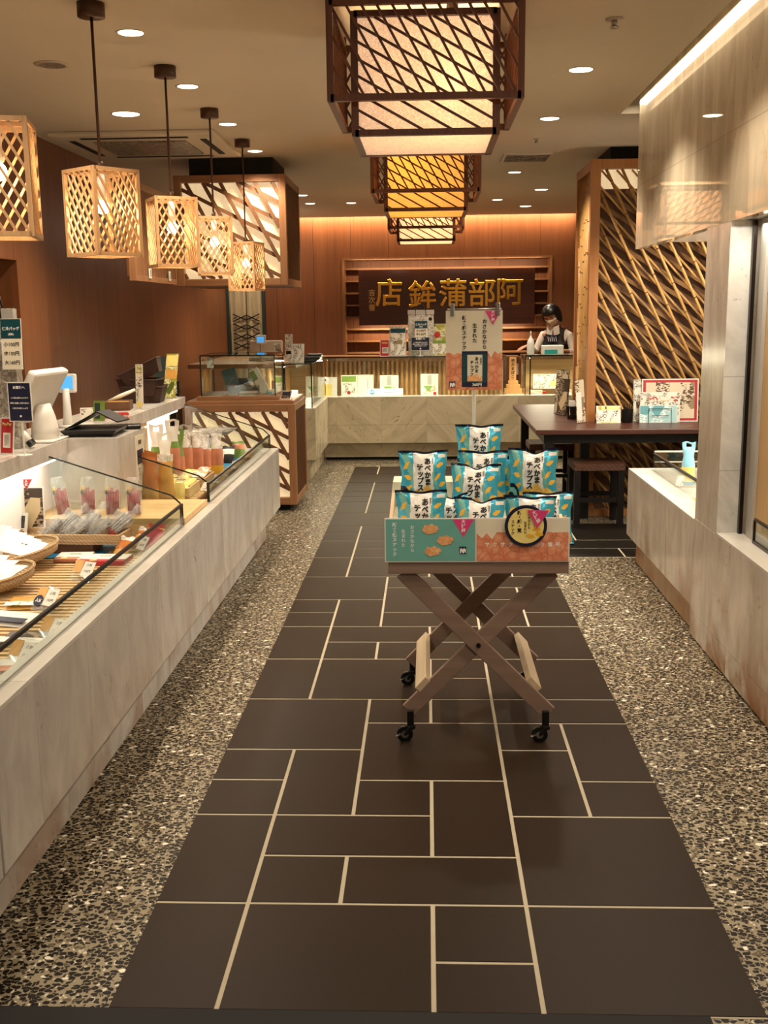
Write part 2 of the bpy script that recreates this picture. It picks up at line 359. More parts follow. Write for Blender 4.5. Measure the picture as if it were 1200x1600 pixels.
# ---------------------------------------------------------------- builders
class MB:
    def __init__(s, *mats): s.v = []; s.f = []; s.m = []; s.mats = [M[x] if isinstance(x, str) else x for x in mats]; s.T = Matrix.Identity(4)
    def add(s, vs, fs, m=0):
        b = len(s.v); T = s.T
        s.v += [tuple(T @ Vector(p)) for p in vs]; s.f += [tuple(i+b for i in f) for f in fs]; s.m += [m]*len(fs)
    def box(s, x0, y0, z0, x1, y1, z1, m=0):
        s.add([(x0, y0, z0), (x1, y0, z0), (x1, y1, z0), (x0, y1, z0), (x0, y0, z1), (x1, y0, z1), (x1, y1, z1), (x0, y1, z1)],
              [(0, 3, 2, 1), (4, 5, 6, 7), (0, 1, 5, 4), (1, 2, 6, 5), (2, 3, 7, 6), (3, 0, 4, 7)], m)
    def bar(s, a, b, w, h, up=(0, 0, 1), m=0):
        a = Vector(a); b = Vector(b); d = (b-a).normalized(); up = Vector(up)
        x = d.cross(up)
        if x.length < 1e-4: x = d.cross(Vector((1, 0, 0)))
        x.normalize(); z = x.cross(d)
        vs = [p + x*i*w/2 + z*j*h/2 for p in (a, b) for i, j in ((-1, -1), (1, -1), (1, 1), (-1, 1))]
        s.add(vs, [(0, 1, 2, 3), (7, 6, 5, 4), (0, 4, 5, 1), (1, 5, 6, 2), (2, 6, 7, 3), (3, 7, 4, 0)], m)
    def tube(s, pts, r, n=8, m=0, closed=False):
        pts = [Vector(p) for p in pts]; rs = r if isinstance(r, (list, tuple)) else [r]*len(pts); vs = []; fs = []
        for i, p in enumerate(pts):
            d = (pts[min(i+1, len(pts)-1)]-pts[max(i-1, 0)]).normalized()
            x = d.cross(Vector((0, 0, 1)))
            if x.length < 1e-3: x = d.cross(Vector((1, 0, 0)))
            x.normalize(); y = d.cross(x)
            vs += [p + (x*math.cos(2*PI*k/n)+y*math.sin(2*PI*k/n))*rs[i] for k in range(n)]
        for i in range(len(pts)-1):
            for k in range(n): fs.append((i*n+k, i*n+(k+1) % n, (i+1)*n+(k+1) % n, (i+1)*n+k))
        fs.append(tuple(range(n))[::-1]); fs.append(tuple((len(pts)-1)*n+k for k in range(n)))
        s.add(vs, fs, m)
    def cyl(s, c, r, h, n=20, m=0, r2=None):
        c = Vector(c); s.tube([c, c+Vector((0, 0, h))], [r, r if r2 is None else r2], n, m)
    def lathe(s, prof, n=20, m=0, c=(0, 0, 0)):
        vs = []; fs = []; k = len(prof)
        for i in range(n):
            a = 2*PI*i/n; vs += [(c[0]+r*math.cos(a), c[1]+r*math.sin(a), c[2]+z) for r, z in prof]
        for i in range(n):
            j = (i+1) % n
            for q in range(k-1): fs.append((i*k+q, j*k+q, j*k+q+1, i*k+q+1))
        s.add(vs, fs, m)
    def prism(s, poly, y0, y1, m=0):
        """outline in the x-z plane, thickness along y"""
        n = len(poly); vs = [(x, y0, z) for x, z in poly]+[(x, y1, z) for x, z in poly]
        fs = [tuple(range(n)), tuple(range(n, 2*n))[::-1]]+[(i, i+n, (i+1) % n+n, (i+1) % n) for i in range(n)]
        s.add(vs, fs, m)
    def ball(s, c, r, m=0, sc=(1, 1, 1), n=10):
        prof = [(r*math.sin(PI*i/n), -r*math.cos(PI*i/n)) for i in range(n+1)]
        T = s.T; s.T = T @ Matrix.Translation(c) @ Matrix.Diagonal((*sc, 1)); s.lathe(prof, n*2, m); s.T = T
    def build(s, name, parent=None, smooth=False, bevel=0, loc=None):
        me = bpy.data.meshes.new(name); me.from_pydata(s.v, [], s.f); me.polygons.foreach_set('material_index', s.m)
        for x in s.mats: me.materials.append(x)
        bm = bmesh.new(); bm.from_mesh(me); bmesh.ops.recalc_face_normals(bm, faces=bm.faces); bm.to_mesh(me); bm.free()
        if smooth: me.polygons.foreach_set('use_smooth', [True]*len(me.polygons))
        o = bpy.data.objects.new(name, me); COL.objects.link(o)
        if parent: o.parent = parent
        if loc is not None: o.location = loc
        if bevel:
            b = o.modifiers.new('bevel', 'BEVEL'); b.width = bevel; b.segments = 2; b.limit_method = 'ANGLE'
        return o
def build_each(b, name, parent, n=8, bevel=0):
    for k in range(len(b.v)//n):
        c = MB(); c.mats = b.mats; c.v = b.v[k*n:k*n+n]; fs = [(f, m) for f, m in zip(b.f, b.m) if k*n <= f[0] < k*n+n]
        c.f = [tuple(i-k*n for i in f) for f, m in fs]; c.m = [m for f, m in fs]; c.build(name, parent, bevel=bevel)
def tag(o, label, cat, group=None):
    o['label'] = label; o['category'] = cat
    if group: o['group'] = group
    return o
def thing(name, label, cat, loc=(0, 0, 0), rz=0, group=None, rot=None):
    o = bpy.data.objects.new(name, None); COL.objects.link(o); o.location = loc; o.empty_display_size = .05
    o.rotation_euler = rot or (0, 0, rz); return tag(o, label, cat, group)
def struct(o): o['kind'] = 'structure'; return o
def box(name, mat, x0, y0, z0, x1, y1, z1, parent=None, bevel=0):
    b = MB(mat); c = Vector(((x0+x1)/2, (y0+y1)/2, min(z0, z1))) if parent is None else Vector((0, 0, 0))
    b.T = Matrix.Translation(-c); b.box(x0, y0, z0, x1, y1, z1); return b.build(name, parent, bevel=bevel, loc=c if parent is None else None)
def children(o): return [c for c in bpy.data.objects if c.parent == o]
def dup(root, loc, rot=None, label=None):
    kids = {}
    for o in bpy.data.objects: kids.setdefault(o.parent, []).append(o)
    def cp(o, par):
        c = o.copy(); COL.objects.link(c); c.parent = par
        for k in kids.get(o, []): cp(k, c)
        return c
    r = cp(root, None); r.location = loc
    if rot is not None: r.rotation_euler = rot
    if label: r['label'] = label
    return r

_tc = {}
def text_data(body, bold=0.0, extrude=0.0, bev=0.0, res=2):
    k = (body, bold, extrude, bev, res)
    if k not in _tc:
        c = bpy.data.curves.new('lettering', 'FONT'); c.body = body; c.offset = bold; c.resolution_u = res
        c.extrude = extrude; c.bevel_depth = bev; c.align_x = 'CENTER'; c.align_y = 'CENTER'
        o = bpy.data.objects.new('lettering_source', c); COL.objects.link(o)
        bpy.context.view_layer.update(); dg = bpy.context.evaluated_depsgraph_get(); dg.update()
        me = bpy.data.meshes.new_from_object(o.evaluated_get(dg))
        _tc[k] = ([tuple(v.co) for v in me.vertices], [tuple(p.vertices) for p in me.polygons])
        bpy.data.objects.remove(o); bpy.data.meshes.remove(me); bpy.data.curves.remove(c)
    return _tc[k]
def text(b, body, x, z, size, m=0, y=0.0, bold=.02, vertical=False, pitch=1.05, extrude=0, bev=0, warp=None, rot=0, res=2):
    """letters in the local x-z plane facing -y, centred on (x, z); vertical columns start at z"""
    items = [(ch, 0, -i*size*pitch) for i, ch in enumerate(body)] if vertical else [(body, 0, 0)]
    cr, sr = math.cos(rot), math.sin(rot)
    for t, dx, dz in items:
        if t in ' 　': continue
        vs, fs = text_data(t, bold, extrude, bev, res)
        out = []
        for (a, c, d) in vs:
            px, pz = a*size+dx, c*size+dz
            px, pz = px*cr-pz*sr+x, px*sr+pz*cr+z
            out.append(warp(px, pz, d*size) if warp else (px, y-d*size, pz))
        b.add(out, fs, m)

def lattice(b, x0, z0, x1, z1, ang, gap, w, t, y=0.0, m=0, phase=0.0):
    """parallel bars in the x-z plane falling to the right at ang degrees, clipped to the rectangle"""
    a = math.radians(-ang); dx, dz = math.cos(a), math.sin(a); nx, nz = -dz, dx
    cs = [x*nx+z*nz for x in (x0, x1) for z in (z0, z1)]; k = math.floor(min(cs)/gap)+phase
    while k*gap < max(cs):
        c = k*gap; pts = []
        for X in (x0, x1):
            if abs(nz) > 1e-6:
                z = (c-X*nx)/nz
                if z0-1e-6 <= z <= z1+1e-6: pts.append((X, z))
        for Z in (z0, z1):
            if abs(nx) > 1e-6:
                x = (c-Z*nz)/nx
                if x0 < x < x1: pts.append((x, Z))
        if len(pts) >= 2:
            p, q = pts[0], max(pts, key=lambda r: (r[0]-pts[0][0])**2+(r[1]-pts[0][1])**2)
            if math.dist(p, q) > w: b.bar((p[0], y, p[1]), (q[0], y, q[1]), t, w, up=(nx, 0, nz), m=m)
        k += 1
def frame_rect(b, x0, z0, x1, z1, w, y0, y1, m=0):
    b.box(x0, y0, z0, x1, y1, z0+w, m); b.box(x0, y0, z1-w, x1, y1, z1, m)
    b.box(x0, y0, z0+w, x0+w, y1, z1-w, m); b.box(x1-w, y0, z0+w, x1, y1, z1-w, m)

# ---------------------------------------------------------------- the room
XW = -2.47; YB = 13.25
def S(name, mat, *a): return struct(box(name, mat, *a))
S('floor', 'floor', -2.6, .6, -.1, 3.4, 13.6, 0)
# slate tile strip with its laying pattern
U, V0, VS, X0 = 1.43/6, 2.481, .2440, -.705
tl = [(0,1,-2,0),(1,3,-2,0),(3,4,-1,0),(3,4,-2,-1),(4,6,-2,0),(0,1,0,2),(1,2,0,1),(2,4,0,1),(4,6,0,2),(1,3,1,2),(3,4,1,3),(0,1,2,3),(2,3,2,3),(1,2,2,4),
      (4,5,2,4),(5,6,2,3),(4,5,4,5),(5,6,3,5),(0,1,3,4),(2,4,3,5),(0,2,4,6),(2,3,5,6),(3,4,5,6),(4,6,5,6),(0,1,6,8),(1,3,6,8),(3,4,6,7),(3,4,7,8),(4,6,6,8),
      (0,1,8,10),(1,2,8,9),(2,4,8,9),(1,3,9,10),(3,4,9,10),(4,6,8,10),(0,1,10,11),(0,1,11,12),(1,2,10,12),(2,4,10,11),(2,4,11,13),(4,5,10,12),(5,6,10,11),(5,6,11,13),
      (0,2,12,14),(2,4,13,14),(4,6,13,14),(0,1,14,16),(1,3,14,16),(1,3,16,17),(1,3,17,18),(0,1,16,18),(0,1,18,19),(0,1,19,20),(1,3,18,20),(0,2,20,22),(0,1,22,24),(1,3,22,24),
      (0,1,24,25),(0,1,25,26),(1,3,24,26),(0,1,26,28),(1,3,26,28),(0,2,28,30),(0,1,30,32),(1,3,30,32)]
used = set()
for a, b_, c, d in tl:
    for i in range(a, b_):
        for j in range(c, d): used.add((i, j))
rg = random.Random(3)
for j in range(-2, 32):
    for i in range(6):
        if (i, j) in used: continue
        opts = [(2, 2), (2, 1), (1, 2), (1, 1)]; rg.shuffle(opts[:3])
        for wq, hq in opts:
            cells = [(i+p, j+q) for p in range(wq) for q in range(hq)]
            if all(0 <= x < 6 and y < 32 and (x, y) not in used for x, y in cells):
                used.update(cells); tl.append((i, i+wq, j, j+hq)); break
b = MB('tile', 'grout')
yn, yf = V0-2*VS+.06, V0+32*VS
b.box(X0, yn, -.02, X0+6*U, yf, .0012, 1)
g = .0058
for a, b_, c, d in tl:
    y0 = max(V0+c*VS, yn); b.box(X0+a*U+(g if a else 0), y0+g, 0, X0+b_*U-(g if b_ < 6 else 0), V0+d*VS-g, .003)
struct(b.build('floor'))
# side strip of dark tiles leading to the seats
b = MB('tileb', 'grout'); SX = .73
b.box(SX, 6.38, -.02, 3.3, 7.42, .0012, 1)
for r_, (y0, y1) in enumerate(((6.38, 6.625), (6.625, 6.87), (6.87, 7.42))):
    xs = [SX, [1.12, .85, .98][r_], [1.6, 1.5, 1.46][r_], 2.1, 2.7, 3.3]
    if r_ == 0: xs = [SX, 1.215, 1.7, 2.2, 3.3]
    for k in range(len(xs)-1): b.box(xs[k]+(g if k else 0), y0+g, 0, xs[k+1]-g, y1-g, .003)
struct(b.build('floor'))
struct(box('trim_1', 'dark', -2.4, 1.7, 0, .60, 2.045, .012))     # dark door sill at the entrance
# left wall with a shallow recess near the front
b = MB('wallwood'); b.box(XW-.1, 6.46, 0, XW, YB, CZ); b.box(XW-.1, .6, 1.83, XW, 6.46, CZ); b.box(XW-.4, .6, 0, XW-.22, 6.46, 1.83); b.box(XW-.3, 6.46, 0, XW-.1, 6.6, 1.83)
struct(b.build('wall_left'))
# back wall around the sign niche and the doorway
NX0, NX1, NZ0, NZ1 = -1.0, 1.5, .93, 2.12
b = MB('backwood'); y0, y1 = YB, YB+.1
b.box(-1.99, y0, 0, NX0, y1, 2.9); b.box(NX0, y0, 0, NX1, y1, NZ0); b.box(NX0, y0, NZ1, NX1, y1, 2.9); b.box(NX1, y0, 0, 2.7, y1, 2.9); b.box(-2.6, y0, 1.95, -1.99, y1, 2.9)
struct(b.build('wall_back'))
b = MB('backwood', 'frameH'); b.box(NX0-.02, YB+.28, NZ0, NX1+.02, YB+.32, NZ1); b.box(NX0-.02, YB+.1, NZ0-.03, NX1+.02, YB+.3, NZ0, 1)
b.box(NX0-.03, YB+.1, NZ0, NX0, YB+.3, NZ1, 1); b.box(NX1, YB+.1, NZ0, NX1+.03, YB+.3, NZ1, 1); b.box(NX0, YB+.1, NZ1, NX1, YB+.3, NZ1+.02, 1)
struct(b.build('wall_back'))
t = MB('frame'); frame_rect(t, NX0-.03, NZ0-.03, NX1+.03, NZ1+.03, .03, YB-.012, YB+.02); struct(t.build('trim_2'))
b = MB('frameH')
for k in range(8): z = NZ0+.05+k*.147; b.box(NX0, YB+.13, z, NX1, YB+.27, z+.022)
struct(b.build('trim_3'))
S('door_1', 'teald', -2.6, YB+.5, 0, -1.9, YB+.54, 2.0)
b = MB('teald'); b.box(-2.47, YB-.03, 0, -2.42, YB+.3, 1.95); b.box(-2.03, YB-.03, 0, -1.99, YB+.3, 1.95); struct(b.build('trim_4'))
# ceiling, ending short of the back wall and of the stone wall on the right (light coves)
b = MB('ceiling'); b.box(-2.7, .4, CZ, 1.14, 13.1, CZ+.03); b.box(1.14, 6.56, CZ, 3.4, 13.1, CZ+.03)
b.box(-2.7, .4, CZ+.25, 3.5, 13.6, CZ+.3); b.box(1.11, .4, CZ+.03, 1.14, 6.56, CZ+.09); b.box(-2.7, 13.07, CZ+.03, 3.4, 13.1, CZ+.1)
b.box(1.14, 6.56, CZ+.03, 1.5, 6.6, CZ+.25)
struct(b.build('ceiling'))
# right side: polished stone header, column, low fronts
XR = 1.22
b = MB('marbleH'); b.box(XR, .6, 1.84, XR+.045, 6.40, CZ+.24); struct(b.build('wall_right'))
b = MB('marbleR'); b.box(XR+.001, 4.43, .55, XR+.17, 4.79, 1.86); struct(b.build('wall_right'))
b = MB('marbleW'); b.box(XR, 4.424, .55, XR+.085, 4.432, 1.84); struct(b.build('trim_5'))
b = MB('rail'); b.box(XR+.085, 4.40, .55, XR+.10, 4.432, 1.84); struct(b.build('trim_6'))
b = MB('marbleTop'); b.box(XR+.045, 4.6, 1.875, 3.0, 6.36, 1.9); b.box(XR+.045, .6, 1.845, 1.9, 4.43, 1.86); struct(b.build('ceiling'))
S('wall_right', 'ceiling', 3.3, 1, 0, 3.4, 13.6, 2.9)
b = MB('marbleW'); b.box(2.3, 4.45, .5, 2.36, 6.3, 1.9); struct(b.build('wall_right'))
# shop window of the near right front: white frame and a pale oak panel behind it
b = MB('silgrey'); b.box(1.325, 1.0, .566, 1.34, 4.37, .60); b.box(1.325, 4.30, .6, 1.34, 4.37, 1.80); b.box(1.325, 1.0, 1.80, 1.34, 4.37, 1.84); struct(b.build('window_1'))
b = MB('posterwood'); b.box(1.341, 1.0, .567, 1.36, 4.38, 1.84); struct(b.build('wall_right'))
b = MB('marbleR', 'rust', 'marbleTop', 'dark')
b.box(XR, 4.8, .145, XR+.07, 6.40, .54, 0); b.box(XR+.07, 6.33, .145, 2.3, 6.40, .54, 0)
b.box(XR+.025, 4.8, .012, XR+.07, 6.22, .145, 1); b.box(XR+.07, 6.16, .012, 2.3, 6.22, .145, 1)
b.box(XR, 4.8, .54, XR+.12, 6.40, .55, 2); b.box(XR+.12, 6.33, .54, 2.3, 6.40, .55, 2)
b.box(XR, .6, .125, XR+.07, 4.8, .556, 0); b.box(XR, .6, .012, XR+.07, 4.8, .1235, 0); b.box(XR, .6, .556, XR+.11, 4.43, .565, 2)
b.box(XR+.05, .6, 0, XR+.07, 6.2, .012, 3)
lowr = b.build('stone_display_counter'); tag(lowr, 'low veined stone counter along the right side, rust-stained near the floor', 'counter')

def W(root, *mats):
    b = MB(*mats); b.T = Matrix.LocRotScale(root.location, root.rotation_euler, None).inverted(); return b

# ---------------------------------------------------------------- ceiling fittings
def downlight(x, y, r, label, e=26, spot=120):
    t = thing('downlight', label, 'downlight', (x, y, CZ), group='recessed downlights in the ceiling')
    b = MB('dlring'); b.lathe([(r, -.001), (r+.008, -.004), (r+.012, -.001), (r+.012, .0), (r, .0)], 28); b.build('trim_ring', t, True)
    b = MB('dl'); b.cyl((0, 0, -.002), r, .0015, 28); b.build('lens', t)
    light('downlight_or_fill', 'SPOT', (x, y, CZ-.02), e*K, WARM, (0, 0, 0), .05, spot=spot, blend=.5)
P_ = 'round ceiling downlight '
for x, y, r, s_, e in [
    (-1.19, 4.52, .05, 'between the two nearest pendant stems, close to the viewer', 30),
    (-1.70, 6.26, .075, 'at the near edge of the square air conditioner', 26),
    (-1.19, 5.56, .05, 'just behind the canopy of the second lattice pendant', 26),
    (-1.19, 6.65, .05, 'just right of the canopy of the third lattice pendant', 26),
    (-1.20, 7.74, .05, 'just right of the canopy of the farthest lattice pendant', 24),
    (-1.20, 10.63, .05, 'right of the big square lantern, nearer of the pair', 26),
    (-1.21, 11.44, .05, 'right of the big square lantern, farther of the pair', 20),
    (-.78, 11.44, .05, 'far back between the big square lantern and the chandeliers', 20),
    (.74, 5.37, .055, 'nearest one right of the first chandelier', 26),
    (.74, 6.67, .055, 'on the right, between the nearest one and the slotted vent', 26),
    (.735, 9.155, .05, 'right of the chandeliers, just behind the slotted vent', 26),
    (1.095, 10.475, .06, 'at the far right beside the top of the bamboo screen', 34),
    (.736, 11.36, .05, 'far back beside the smallest chandelier', 22),
    (1.093, 12.09, .06, 'farthest back on the right, above the assistant', 24)]:
    downlight(x, y, r, P_+s_, e)
for x, y, e in [(-1.19, 3.42, 30), (-1.19, 2.3, 24), (.74, 4.05, 26), (.74, 2.75, 22), (-1.70, 3.6, 14), (1.75, 7.05, 46), (2.5, 7.1, 26), (.735, 7.95, 24), (-.25, 9.0, 40), (.6, 9.9, 26)]:
    light('downlight_or_fill', 'SPOT', (x, y, CZ-.01), e*K, WARM, (0, 0, 0), .05, spot=115, blend=.5)  # no fittings: out-of-view downlights, plus hidden beams added for the bamboo and back counter

t = thing('ceiling_speaker', 'round perforated ceiling grille left of the nearest pendant stem', 'ceiling grille', (-1.694, 5.03, CZ))
b = MB('dlring', 'grille'); b.lathe([(.06, -.006), (.078, -.004), (.08, 0), (.06, 0)], 28); b.build('rim', t, True)
b = MB('grille'); b.cyl((0, 0, -.006), .06, .005, 28); b.build('grille_plate', t)
def sprinkler(p, label, s=1):
    t = thing('fire_sprinkler', label, 'sprinkler', p, group='ceiling sprinklers')
    b = MB('dlring'); b.cyl((0, 0, -.006), .035*s, .006, 20); b.build('flange', t, True)
    b = MB('steel'); b.tube([(0, 0, -.005), (0, 0, -.03*s)], .012*s, 10); b.cyl((0, 0, -.034*s), .02*s, .003, 12); b.build('head', t, True)
sprinkler((.743, 4.475, CZ), 'small metal ceiling sprinkler right of the largest chandelier')
sprinkler((.738, 7.43, CZ), 'tiny ceiling sprinkler in front of the slotted ceiling vent', .7)
sprinkler((-.452, 7.957, CZ), 'tiny ceiling sprinkler left of the amber middle chandelier', .6)
# air conditioner cassette
t = thing('ceiling_air_conditioner', 'square ceiling air conditioner with a perforated grille above the left counter', 'air conditioner', (-1.83, 7.3, CZ))
b = MB('ceiling'); b.T = Matrix.Translation((0, 0, -.03)); b.prism([], 0, 0) if False else b.box(-.52, -.5, 0, .52, .5, .03); b.build('cover_panel', t, bevel=.008)
b = MB('grille'); b.box(-.30, -.28, -.042, .30, .28, -.03); b.build('intake_grille', t, bevel=.01)
for a, (cx, cy, sx, sy) in enumerate([(0, -.40, .34, .02), (0, .40, .34, .02), (-.42, 0, .02, .32), (.42, 0, .02, .32)]):
    b = MB('dark'); b.box(cx-sx, cy-sy, -.034, cx+sx, cy+sy, -.0295); b.build('air_slot', t)
t = thing('ceiling_vent', 'slotted rectangular air vent in the ceiling right of the chandeliers', 'vent', (.76, 8.27, CZ))
b = MB('ceiling'); frame_rect(b, -.19, -.2, .17, .22, .02, -.012, 0);
b.v = [(x, z, y) for x, y, z in b.v]; b.build('vent_frame', t)
b = MB('dark'); b.box(-.17, -.18, -.006, .15, .2, -.001); b.build('slot_recess', t)
for k in range(6):
    b = MB('grille'); b.box(-.17, -.15+k*.06, -.012, .15, -.125+k*.06, -.006); b.build('vane', t)

# ---------------------------------------------------------------- stepped lattice chandeliers
def chandelier(y, paper, label, e, bulb):
    t = thing('lattice_chandelier', label, 'chandelier', (0, y, CZ), group='square lattice chandeliers along the ceiling')
    R = .34; zb = -.377; w = .024
    b = MB('chwood')
    for s in (-1, 1):
        for q in (-1, 1): b.box(s*R-w/2, q*R-w/2, zb, s*R+w/2, q*R+w/2, 0)
        for z in (zb, -.055): b.box(-R, s*R-w/2, z, R, s*R+w/2, z+w); b.box(s*R-w/2, -R, z, s*R+w/2, R, z+w)
    b.build('outer_frame', t)
    for k in range(4):
        b = MB('chwood'); b.T = Matrix.Rotation(k*PI/2, 4, 'Z')
        lattice(b, -R, zb+.02, R, -.04, 61, .0475, .009, .009, -R, phase=.3)
        if k == 2: lattice(b, -R, zb+.02, R, -.04, -61, .0475, .009, .009, -R+.01)
        b.build('outer_lattice', t)
    r = .258; z0 = -.485; z1 = -.055
    b = MB('chwood')
    for s in (-1, 1):
        for q in (-1, 1): b.box(s*r-.013, q*r-.013, z0, s*r+.013, q*r+.013, z1)
        for z in (z0, z1-.02): b.box(-r, s*r-.013, z, r, s*r+.013, z+.022); b.box(s*r-.013, -r, z, s*r+.013, r, z+.022)
    b.build('inner_frame', t)
    for k in range(4):
        b = MB('chwood'); b.T = Matrix.Rotation(k*PI/2, 4, 'Z'); lattice(b, -r, z0+.02, r, z1-.02, 29, .0515, .009, .008, -r-.004); b.build('inner_lattice', t)
    b = MB(paper)
    q = r-.008
    for k in range(4): b.T = Matrix.Rotation(k*PI/2, 4, 'Z'); b.box(-q, -q, z0+.004, q, -q+.002, z1)
    b.T = Matrix.Identity(4); b.box(-q, -q, z0+.004, q, q, z0+.006)
    b.build('paper_shade', t)
    b = MB('brownm'); b.cyl((bulb[0], bulb[1], -.10), .022, .10, 12); b.build('lamp_holder', t)
    light('chandelier_bulb', 'POINT', (bulb[0], y+bulb[1], CZ+bulb[2]), e*K, WARM2, size=.035)
chandelier(4.34, 'chpaper', 'largest nearest square chandelier, dark lattice around a cream paper box', 5, (.10, -.17, -.30))
chandelier(7.34, 'chpaperY', 'middle square chandelier with amber glowing paper and dark lattice', 4, (-.1, -.08, -.2))
chandelier(10.34, 'chpaperW', 'farthest smallest square chandelier with pale glowing paper', 4, (.05, -.05, -.2))

# ---------------------------------------------------------------- hanging lattice pendants
def pendant(x, y, zt, rz, sz, label, stem=True):
    t = thing('pendant_lamp', label, 'pendant lamp', (x, y, CZ), rz, 'cedar lattice pendants over the left counter')
    h = .318; z1 = zt-CZ; z0 = z1-h; r = sz/2
    if stem:
        b = MB('brownm'); b.cyl((0, 0, -.048), .05, .048, 24); b.build('ceiling_canopy', t, True)
        b = MB('brownm'); b.tube([(0, 0, -.04), (0, 0, z1+.0)], .0055, 8); b.cyl((0, 0, z1), .012, .03, 10); b.build('stem', t, True)
    b = MB('pend'); w = .0135
    for s in (-1, 1):
        for q in (-1, 1): b.box(s*r-w/2, q*r-w/2, z0, s*r+w/2, q*r+w/2, z1)
        for z in (z0, z1-w): b.box(-r, s*r-w/2, z, r, s*r+w/2, z+w); b.box(s*r-w/2, -r, z, s*r+w/2, r, z+w)
    b.box(-r, -.012, z1-w, r, .012, z1); b.build('frame', t)
    for k in range(4):
        b = MB('pend'); b.T = Matrix.Rotation(k*PI/2, 4, 'Z')
        lattice(b, -r, z0+.01, r, z1-.01, 60, .0285, .0075, .006, -r+.001); b.build('lattice_side', t)
    b = MB('white'); b.cyl((0, 0, z1-.11), .017, .095, 12); b.build('lamp_socket', t, True)
    b = MB('bulb'); b.ball((0, 0, z1-.135), .026); b.build('bulb', t, True)
    light('pendant_bulb', 'POINT', (x, y, zt-.155), 1.9*K, WARM2, size=.027)
pendant(-1.205, 3.06, 2.035, math.radians(13), .187, 'cedar lattice pendant cut off by the left edge of the picture')
pendant(-1.222, 4.10, 2.035, math.radians(51), .190, 'largest fully visible cedar lattice pendant, turned corner on')
pendant(-1.198, 5.12, 2.035, math.radians(27), .187, 'second fully visible cedar lattice pendant, in front of the slatted screen')
pendant(-1.203, 6.16, 2.035, math.radians(14), .182, 'third cedar lattice pendant, in front of the big lit lantern')
pendant(-1.205, 7.24, 1.965, math.radians(-13), .176, 'smallest farthest cedar lattice pendant, at the lower right of the big lantern')

# ---------------------------------------------------------------- big lattice lantern and the lattice cabinet under it
def lit_box(name, label, cat, x0, y0, z0, x1, y1, z1, pw, top=None):
    t = thing(name, label, cat, ((x0+x1)/2, (y0+y1)/2, z0))
    b = W(t, 'frame'); 
    for X in (x0, x1-pw):
        for Y in (y0, y1-pw): b.box(X, Y, z0, X+pw, Y+pw, z1)
    build_each(b, 'corner_post', t, bevel=.003)
    b = W(t, 'frameH')
    for Z in (z0, z1-pw):
        for Y in (y0, y1-pw): b.box(x0+pw, Y+.002, Z, x1-pw, Y+pw-.002, Z+pw)
        for X in (x0, x1-pw): b.box(X+.002, y0+pw, Z, X+pw-.002, y1-pw, Z+pw)
    build_each(b, 'rail', t, bevel=.003)
    b = W(t, 'lattice'); lattice(b, x0+pw, z0+pw, x1-pw, z1-pw, 62, .112, .027, .014, y0+.016, phase=.4); lattice(b, x0+pw, z0+pw, x1-pw, z1-pw, 27, .118, .027, .014, y0+.03, phase=.2)
    b.build('front_lattice', t)
    b = W(t, 'lampA'); b.box(x0+pw, y0+.05, z0+pw, x1-pw, y0+.054, z1-pw); b.build('paper_panel', t)
    b = W(t, 'lattice'); T0 = b.T.copy(); b.T = T0 @ Matrix.Translation((x1, 0, 0)) @ Matrix.Rotation(PI/2, 4, 'Z')
    lattice(b, y0+pw, z0+pw, y1-pw, z1-pw, 78, .030, .008, .01, .012); lattice(b, y0+pw, z0+pw, y1-pw, z1-pw, 27, .112, .010, .008, .02)
    b.build('side_lattice', t)
    b = W(t, 'backwood'); b.box(x1-pw+.004, y0+pw, z0+pw, x1-pw+.012, y1-pw, z1-pw); b.box(x0+pw, y0+pw, z0+.006, x1-pw, y1-pw, z0+.012); b.box(x0+pw, y0+pw, z1-.012, x1-pw, y1-pw, z1-.006)
    build_each(b, 'inner_board', t)
    return t
t = lit_box('lattice_lantern', 'big square wooden lantern with lit paper behind diagonal lattice, hung above the cabinet', 'lantern', -1.84, 7.95, 1.70, -1.02, 8.80, 2.49, .052)
b = W(t, 'dark'); b.box(-1.74, 8.05, 2.49, -1.12, 8.7, CZ); b.build('shade_block', t)  # near-black block standing for the shade on the ceiling above the lantern
t = lit_box('lattice_cabinet', 'low wooden cabinet with lit paper behind diagonal lattice, at the end of the left counter', 'cabinet', -1.84, 7.95, .05, -.995, 8.68, .82, .055)
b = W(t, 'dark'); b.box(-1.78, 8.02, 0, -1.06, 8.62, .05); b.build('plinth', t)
b = W(t, 'frameH'); b.box(-1.83, 8.0, .82, -1.01, 8.67, .845); b.build('top_board', t, bevel=.003)
t = thing('slatted_screen', 'wooden screen of fine upright slats left of the big lantern', 'screen', (-1.86, 7.35, 1.71))
b = W(t, 'frame'); b.box(-1.88, 6.80, 1.712, -1.84, 7.94, 1.75); b.box(-1.88, 6.80, 2.29, -1.84, 7.94, 2.335); b.box(-1.88, 6.80, 1.75, -1.84, 6.84, 2.29); b.box(-1.88, 7.90, 1.75, -1.84, 7.94, 2.29); b.build('frame', t)
b = W(t, 'frame')
for k in range(34): b.box(-1.87, 6.86+k*.0305, 1.75, -1.845, 6.871+k*.0305, 2.29)
b.build('slats', t)
b = W(t, 'lattice'); b.box(-1.90, 6.82, 1.74, -1.885, 7.92, 2.30); b.build('backing', t)
for k, Y in enumerate((7.12, 7.66)):
    b = W(t, 'paper', 'ink'); b.box(-1.838, Y, 1.735, -1.832, Y+.05, 1.80); b.box(-1.8325, Y+.02, 1.745, -1.8315, Y+.035, 1.79, 1); b.build('hanging_tag', t)

